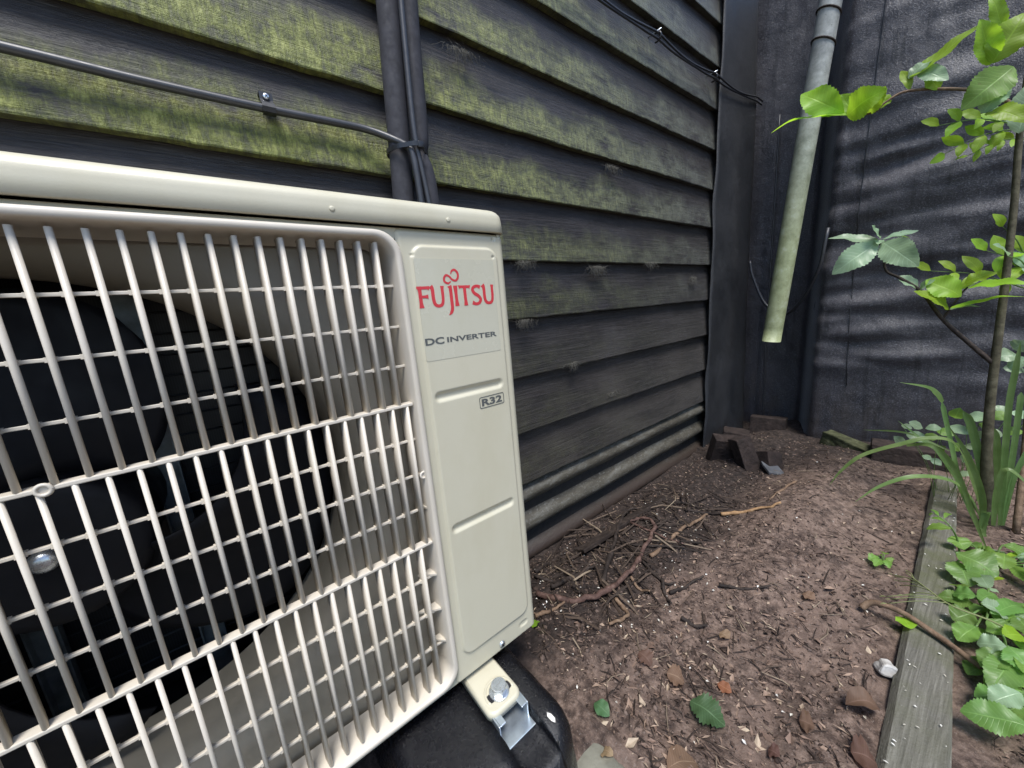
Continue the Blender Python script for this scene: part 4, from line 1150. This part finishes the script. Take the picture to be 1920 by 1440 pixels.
L((1808, 533), (1870, 511), 24, B_, SX - .03, k=.55, droop=.12)
L((1814, 541), (1930, 532), 22, B_, SX - .04, k=.5, droop=.08, shape=.8)
L((1781, 579), (1925, 549), 15, B_, SX - .05, k=.35, droop=.06, shape=.75)
L((1780, 580), (1838, 572), 12, P_, SX - .04, k=.4, droop=.05)

# compound-leaved shrub twigs behind the sapling
shr = empty('shrub', G(1905, 1000), 'loose shrub with small paired oval leaflets behind the sapling stem', 'shrub')
XS = SX + .05
base = [G(1905, 1000), at(1925, 800, X=XS), at(1935, 560, X=XS), at(1930, 300, X=XS), at(1935, 180, X=XS)]
tube('stem', base, [.006, .005, .004, .003, .002], BARK_TAN, shr, 8)
def rachis(a, b, n, ln, wpx, mat, x0=XS, x1=SX - .02, seed=1):
    rnd = random.Random(seed); A, B = at(*a, X=x0), at(*b, X=x1); mid = (A + B) / 2 + Vector((0, 0, .012))
    Q = crom([A, mid, B], 8); tube('twig', [A, mid, B], [.0016, .0012, .0007], LF_STRAP, shr, 5, 4)
    d_ = (B - A).normalized(); sd_ = d_.cross(Vector((0, 0, 1))).normalized()
    for i in range(n):
        t = .25 + .75 * i / max(1, n - 1); q = Q[min(len(Q) - 1, int(t * (len(Q) - 1)))]
        for s_ in ((-1, 1) if i < n - 1 else (0,)):
            dirv = (d_ * (.55 if s_ else 1) + (Vector((0, 0, 1)) * .75 + sd_ * .35) * s_ + Vector((rnd.gauss(0, .15), rnd.gauss(0, .15), rnd.gauss(0, .15)))).normalized()
            ll = ln * rnd.uniform(.75, 1.15)
            leaf(q, q + dirv * ll, wpx * ll, mat, shr, tocam(q, .75 + rnd.uniform(-.25, .2)), .08, .15, 0, 1.0, 8)
rachis((1918, 240), (1772, 288), 4, .040, .48, B_, seed=3)
rachis((1915, 235), (1762, 235), 4, .038, .50, B_, x1=SX - .04, seed=4)
rachis((1930, 260), (1815, 292), 5, .026, .42, B_, x0=XS, x1=SX, seed=5)
rachis((1935, 545), (1745, 508), 4, .050, .44, B_, x1=SX - .03, seed=6)
rachis((1930, 520), (1850, 470), 3, .050, .50, B_, x1=SX, seed=7)
rachis((1930, 500), (1880, 425), 2, .045, .50, B_, x1=SX, seed=8)
rachis((1935, 520), (1890, 480), 2, .045, .5, P_, seed=9)
for b, t, wpx in (((1905, 664), (1862, 672), 26), ((1900, 655), (1925, 640), 24), ((1880, 690), (1925, 695), 18), ((1925, 670), (1890, 690), 22)):
    L(b, t, wpx, P_, XS, k=.75, n=8, serr=.05, parent=shr)

# strap-leaved clump at the sapling's foot
iris = empty('strap_leaf_clump', G(1842, 990), 'clump of long arching strap-shaped green leaves at the foot of the sapling', 'plant')
def strap(pts, wpx, mat=LF_STRAP, fold=.25, face=(-.75, -.35, .45), taper=.55, x0=None):
    Q = crom(pts, 7); n = len(Q) - 1; V, F, UV = [], [], []
    fv = Vector(face).normalized()
    for i, q in enumerate(Q):
        t = i / n; td = (Q[min(i + 1, n)] - Q[max(i - 1, 0)]).normalized(); s_ = td.cross(fv).normalized(); nn = s_.cross(td)
        dep = (q - CAM).dot(Vector(AX[2])); k = wpx * dep / FPX / 2 * .68 * (min(1, .55 + t * 2) * (1 - max(0, (t - taper) / (1 - taper)) ** 1.6)) + .0002
        for c in (-1, 0, 1): V.append(q + s_ * c * k + nn * abs(c) * fold * k); UV.append((.5 + c / 2, t))
    F = [(i * 3 + j, i * 3 + j + 1, i * 3 + 4 + j, i * 3 + 3 + j) for i in range(n) for j in range(2)]
    return mk('strap_leaf', V, F, mat, iris, uv=UV, org=Q[0])
X0 = SX - .02
def S(px, wpx, xs=None, **k):
    n = len(px); xs = xs or [X0] * n
    strap([at(*p, X=x) for p, x in zip(px, xs)], wpx, **k)
S([(1850, 985), (1815, 880), (1787, 830), (1740, 822), (1697, 831), (1619, 853), (1578, 882), (1555, 910)], 13, [X0, X0, X0 - .03, X0 - .05, X0 - .07, X0 - .09, X0 - .11, X0 - .12], face=(-.4, -.2, 1))
S([(1848, 1000), (1820, 935), (1780, 901), (1712, 894), (1650, 912), (1603, 941)], 13, [X0, X0 - .03, X0 - .06, X0 - .1, X0 - .13, X0 - .15], face=(-.4, -.2, 1))
S([(1835, 985), (1800, 900), (1784, 834), (1766, 752)], 9, [X0, X0, X0 + .01, X0 + .02], taper=.95, face=(-1, 0, .1))
S([(1767, 754), (1755, 738), (1737, 726), (1687, 717)], 17, [X0 + .02, X0 + .01, X0, X0 - .03], face=(-.6, -.1, .8), taper=.3)
S([(1700, 835), (1747, 836), (1790, 876), (1819, 947), (1838, 1000), (1856, 1042)], 11, [X0 - .04, X0 - .06, X0 - .06, X0 - .08, X0 - .1, X0 - .12], face=(-.7, .5, .5))
S([(1850, 985), (1760, 850), (1731, 826), (1684, 789)], 8, [X0 + .03, X0 + .03, X0 + .03, X0 + .03])
S([(1780, 845), (1700, 812), (1619, 806)], 5, [X0 + .05, X0 + .05, X0 + .06])
S([(1875, 985), (1884, 860), (1892, 760), (1905, 690), (1914, 640)], 12, [X0 - .02] * 5, face=(-1, .1, .1), taper=.7)
S([(1880, 975), (1898, 860), (1912, 760), (1915, 735)], 11, [X0] * 4, face=(-1, 0, .1), taper=.8)
S([(1850, 985), (1845, 900), (1822, 800), (1806, 770)], 17, [X0 + .02] * 4, face=(-1, .2, .1), taper=.8)
S([(1840, 985), (1842, 930), (1815, 855), (1780, 800)], 13, [X0 - .02] * 4, face=(-1, .2, .1))
S([(1865, 980), (1872, 900), (1868, 830), (1862, 800)], 15, [X0 + .02] * 4, face=(-1, 0, .1), taper=.8)
S([(1862, 985), (1870, 920), (1890, 880), (1950, 930)], 12, [X0 - .04] * 4, face=(-.6, 0, 1))
S([(1880, 985), (1900, 900), (1935, 830), (1960, 790)], 10, [X0] * 4, face=(-1, 0, .2))
S([(1838, 990), (1850, 960), (1842, 1000), (1870, 1035)], 14, [X0 - .05] * 4, face=(-.6, 0, 1))
S([(1838, 1000), (1812, 940), (1795, 900), (1790, 870)], 9, [X0 - .03] * 4, face=(-1, 0, .2))

# small round-leaved seedling clump behind
sdl = empty('seedling_clump', G(1770, 905), 'low clump of small rounded leaves behind the strap leaves', 'plant')
rl = [(1795, 775, 26), (1837, 783, 30), (1875, 768, 20), (1874, 780, 24), (1717, 797, 24), (1750, 803, 20), (1772, 811, 24), (1718, 820, 30), (1685, 827, 26), (1745, 820, 22), (1797, 806, 26), (1700, 800, 16), (1790, 838, 22), (1812, 860, 22), (1755, 866, 18), (1765, 842, 18), (1810, 890, 18), (1865, 815, 20), (1900, 810, 22), (1912, 778, 22), (1835, 815, 20), (1850, 800, 20), (1738, 858, 14), (1822, 838, 18)]
for i, (px, py, wpx) in enumerate(rl):
    rnd = random.Random(i + 50); x = SX + .07 + rnd.uniform(-.03, .05)
    c = at(px, py, X=x); a = rnd.uniform(0, 6.28); sz_ = wpx * 1.0 / FPX * .95
    d_ = Vector((-.3, math.cos(a), .55 * math.sin(a))).normalized() * sz_
    b0 = at(1790 + (px - 1790) * .4, 905, X=SX + .08); b0.z = gz(b0.x, b0.y)
    b0 += Vector((rnd.uniform(-.03, .04), rnd.uniform(-.03, .03), 0))
    if i % 2: tube('stalk', [b0, (b0 + c) / 2 + Vector((0, 0, .015)), c - d_ * .5], .0006, LF_STRAP, sdl, 5, 4)
    leaf(c - d_ * .5, c + d_ * .5, sz_ * .75, LF_PALE if i % 3 else LF_MID, sdl, tocam(c, .65), .06, .15, 0, 1.0, 8)

# broad serrated leaves of the bed plants, lower right
def plant(name, root, label, items, cat='plant'):
    e = empty(name, root, label, cat)
    for b, t, wpx, xb, mat, k in items:
        zb = xb; P0, P1 = at(*b, Z=zb), at(*t, Z=zb - .012)
        dep = (P0 - CAM).dot(Vector(AX[2])); wd = wpx * dep / FPX * 1.1
        nr = Vector((-.25 * k, -.05, 1)).normalized()
        tube('stalk', [Vector(root), (Vector(root) + P0) / 2 + Vector((0, 0, .012)), P0], .0016, LF_STRAP, e, 5, 4)
        leaf(P0, P1, wd, mat, e, nr, .07, .16, .065, 1.05, 32)
    rnd = random.Random(len(items) * 17 + int(root.x * 1000)); root = Vector(root)
    for i in range(13):
        a = rnd.uniform(0, 6.28); rr = rnd.uniform(.01, .045); P0 = root + Vector((math.cos(a) * rr, min(.03, math.sin(a) * rr) - .012, rnd.uniform(.018, .045)))
        P1 = P0 + Vector((math.cos(a), math.sin(a) - .2, rnd.uniform(-.5, .1))) * rnd.uniform(.03, .055)
        tube('stalk', [root, P0], .0012, LF_STRAP, e, 5, 1)
        leaf(P0, P1, rnd.uniform(.022, .036), rnd.choice((LF_NETTLE, LF_MID, LF_NETTLE, LF_PALE)), e, (rnd.gauss(-.2, .3), rnd.gauss(0, .3), 1), .06, .16, .06, 1.05, 26)
    return e
N_ = LF_NETTLE
plant('leafy_plant', G(1862, 1062), 'broad serrated leaves of the bed plant just below the sapling', [
    ((1792, 1036), (1874, 1078), 58, -.105, N_, 1), ((1795, 1052), (1818, 1098), 40, -.115, N_, 1), ((1822, 1075), (1882, 1086), 16, -.120, LF_BRIGHT, .5),
    ((1880, 1022), (1935, 1046), 26, -.12, N_, 1), ((1878, 1048), (1935, 1044), 10, -.13, LF_BRIGHT, .3), ((1786, 1005), (1808, 1030), 30, -.12, LF_MID, 1)])
plant('leafy_plant', G(1850, 1160), 'middle bed plant with crowded pale serrated leaves beside the edging', [
    ((1830, 1118), (1784, 1112), 34, -.115, N_, 1), ((1836, 1125), (1866, 1115), 24, -.115, N_, 1), ((1840, 1132), (1892, 1152), 34, -.105, LF_PALE, 1), ((1825, 1150), (1786, 1162), 38, -.115, N_, 1),
    ((1850, 1160), (1882, 1190), 40, -.110, N_, 1), ((1830, 1175), (1796, 1200), 34, -.118, LF_MID, 1), ((1858, 1150), (1930, 1132), 30, -.11, N_, 1), ((1812, 1108), (1786, 1094), 22, -.12, LF_MID, 1)])
plant('leafy_plant', G(1885, 1250), 'lower bed plant with large overlapping serrated leaves by the stick end', [
    ((1890, 1215), (1830, 1205), 36, -.105, LF_PALE, 1), ((1885, 1225), (1840, 1248), 36, -.112, N_, 1), ((1890, 1212), (1935, 1262), 50, -.105, N_, 1), ((1900, 1235), (1860, 1290), 44, -.118, N_, 1),
    ((1880, 1190), (1935, 1200), 36, -.11, LF_BRIGHT, 1), ((1895, 1255), (1935, 1290), 36, -.125, LF_MID, 1)])
plant('leafy_plant', G(1935, 1340), 'lowest bed plant with one long serrated leaf above bare soil', [
    ((1935, 1365), (1800, 1332), 52, -.118, N_, 1.6), ((1915, 1300), (1856, 1318), 36, -.112, LF_PALE, 1), ((1920, 1318), (1870, 1350), 30, -.13, N_, 1)])
# sprig leaning over the edging
spg = empty('leafy_sprig', G(1800, 1045), 'thin sprig with two narrow leaves leaning over the edging', 'plant')
tube('stem', [G(1800, 1045), at(1795, 1012, Z=-.12), at(1780, 985, Z=-.09), at(1752, 962, Z=-.075)], [.002, .0016, .0008], LF_STRAP, spg, 6)
for b, t, wpx in (((1784, 990), (1736, 990), 20), ((1775, 978), (1738, 972), 12), ((1760, 968), (1745, 955), 7), ((1770, 972), (1782, 962), 9), ((1750, 962), (1742, 968), 6)):
    leaf(at(*b, Z=-.088), at(*t, Z=-.098), wpx * .75 / FPX, LF_MID, spg, (-.2, 0, 1), .08, .2, .04, 1, 8)
# grass seed head leaning over the edging
gs = empty('grass_stalk', G(1925, 1200), 'thin pale grass stalk with a spread seed head over the edging', 'grass')
main = [G(1925, 1200), at(1860, 1165, Z=-.095), at(1785, 1136, Z=-.085), at(1740, 1105, Z=-.085), at(1698, 1073, Z=-.09)]
tube('stalk', main, [.0016, .0013, .0011, .0008], PALEG, gs, 5)
gq = crom(main, 10); rnd = random.Random(4)
for i in range(9):
    q = gq[int(len(gq) * (.55 + .042 * i))]; t = at(1665 + rnd.uniform(-10, 25) + i * 2, 1138 - i * 9 + rnd.uniform(-8, 8), Z=-.112)
    tube('seed_branch', [q, (q + t) / 2 + Vector((0, 0, .004)), t], .0007, PALEG, gs, 4, 4)
    d_ = (t - q).normalized()
    leaf(t, t + d_ * .009, .003, PALEG, gs, (0, 0, 1), .05, .2, 0, 1, 5, name='seed')

# seedling on the path by the edging
sd2 = empty('seedling', G(1655, 1052), 'small lobed seedling growing on the path beside the edging', 'seedling')
r0 = G(1655, 1056)
for (px, py), wpx in (((1628, 1048), 20), ((1640, 1062), 18), ((1672, 1055), 22), ((1660, 1036), 14), ((1648, 1042), 14), ((1668, 1066), 14)):
    t = at(px, py, Z=-.145); m_ = r0.lerp(t, .35) + Vector((0, 0, .012))
    tube('stalk', [r0, m_], .0008, LF_STRAP, sd2, 4, 1)
    leaf(m_, t, wpx * .6 / FPX, LF_MID, sd2, (-.2, 0, 1), .1, .2, .25, 1, 10)

# single fallen leaves
def fallen(px, py, qx, qy, wpx, mat, label, lift=.006, serr=0., n=12, droop=.08, name='fallen_leaf', fold=.15, shape=1.):
    a, b = G(px, py, lift), G(qx, qy, lift); dep = (a - CAM).dot(Vector(AX[2])); 
    return leaf(a, b, wpx * dep / FPX * 1.15, mat, None, (0, 0, 1), droop, fold, serr, shape, n, name=name, label=label, cat='leaf')
LF_DULL = m_leaf('fallen_green_leaf', (.065, .14, .055), (.10, .19, .08), (.10, .18, .07), .45)
BRL = m_leaf('dead_brown_leaf', (.11, .06, .045), (.19, .11, .08), (.20, .11, .07), .6)
TANL = m_leaf('dead_tan_leaf', (.26, .17, .10), (.36, .25, .16), (.34, .22, .12), .6)
ORL = m_leaf('dead_orange_leaf', (.32, .13, .055), (.40, .19, .09), (.4, .18, .08), .6)
fallen(1294, 1314, 1360, 1362, 52, LF_DULL, 'large torn green leaf lying on the path', .008, .12, 20, .05)
fallen(1114, 1318, 1143, 1342, 26, LF_DULL, 'small oval green leaf beside the rubber block', .006)
fallen(1505, 1112, 1528, 1124, 22, TANL, 'small heart-shaped tan leaf alone on the bare path')
fallen(1345, 1282, 1372, 1298, 22, ORL, 'orange-brown leaf on the path above the torn green leaf')
fallen(1585, 1322, 1650, 1328, 34, BRL, 'curled brown dead leaf against the timber edging', .010, 0, 12, .22, fold=.5)
fallen(1595, 1410, 1645, 1432, 60, BRL, 'broad crumpled brown leaf at the foot of the edging', .008, .1, 12, .15)
fallen(1440, 1405, 1462, 1418, 30, BRL, 'small brown leaf near the bottom of the path', .006)
fallen(1252, 1440, 1308, 1428, 46, TANL, 'broad tan dead leaf at the bottom of the picture', .006, .05)
fallen(1498, 1350, 1528, 1362, 44, BRL, 'rounded brown leaf on the lower path left of the edging', .006)
fallen(1130, 1410, 1150, 1418, 26, TANL, 'tan leaf curled beside the paving slab', .006, 0, 10, .2)
fallen(1198, 1222, 1222, 1246, 30, BRL, 'pinkish-brown torn leaf in the litter beyond the rubber block', .007, .2, 12, .12)
fallen(1250, 1262, 1284, 1280, 40, TANL, 'pale brown broad leaf just above the torn green leaf', .005, .1)
fallen(1350, 1185, 1368, 1198, 26, TANL, 'small pale brown leaf in mid path below the elbow twig', .006)
fallen(990, 1180, 1012, 1164, 18, LF_BRIGHT, 'bright green leaf tucked under the bottom corner of the unit', .012)
yl = leaf(at(1690, 1156, Z=-.136), at(1708, 1180, Z=-.136), .026, LF_BRIGHT, None, (0, 0, 1), .04, .1, .05, 1.0, 10, name='fallen_leaf', label='torn yellow-green leaf on the timber edging beside the stick', cat='leaf')

# ------------------------------------------------------------------ cobweb and moss tufts on the boards
def tuft(px, py, n, ln, label, seed, mat=WEB, y=.318):
    c = at(px, py, Y=y); rnd = random.Random(seed); V, F = [], []
    for i in range(n * 7):
        a = c + Vector((rnd.gauss(0, .014), rnd.uniform(-.001, .003), rnd.uniform(-.002, .003)))
        P = [a]; d_ = Vector((rnd.gauss(0, .5), rnd.uniform(-.25, .05), -1)).normalized()
        for k in range(4):
            d_ = (d_ + Vector((rnd.gauss(0, .5), rnd.gauss(0, .15), rnd.gauss(0, .35)))).normalized(); P.append(P[-1] + d_ * ln * rnd.uniform(.04, .25))
        v, f_ = tube_geo(P, [.00022, .0002, .0002, .00018, .00015], 3); o = len(V); V += v; F += [tuple(q + o for q in t) for t in f_]
    o = mk('cobweb_tuft', V, F, mat); return tag(o, label, 'cobweb', 'dusty cobweb tufts under the board edges')
tuft(865, 92, 18, .045, 'dusty cobweb tuft under the high board right of the pipes', 1)
tuft(1150, 312, 20, .04, 'ragged cobweb tuft hanging midway along the third board', 2)
tuft(985, 490, 16, .035, 'cobweb tuft under the board just right of the unit lid', 3)
tuft(1120, 500, 26, .05, 'widest dusty cobweb tuft on the board level with the red lettering', 4)
tuft(1222, 492, 12, .045, 'thin hanging cobweb shred near the board ends level with the lettering', 5)
tuft(1300, 520, 14, .05, 'dusty cobweb beside the black trim at lettering height', 6)
tuft(1075, 680, 12, .04, 'thin cobweb strand hanging under the lower mossy board', 7)
tuft(985, 600, 14, .04, 'cobweb tuft close to the unit below the lettering level', 8)
tuft(1150, 735, 10, .03, 'small cobweb shred on the lowest boards', 9)
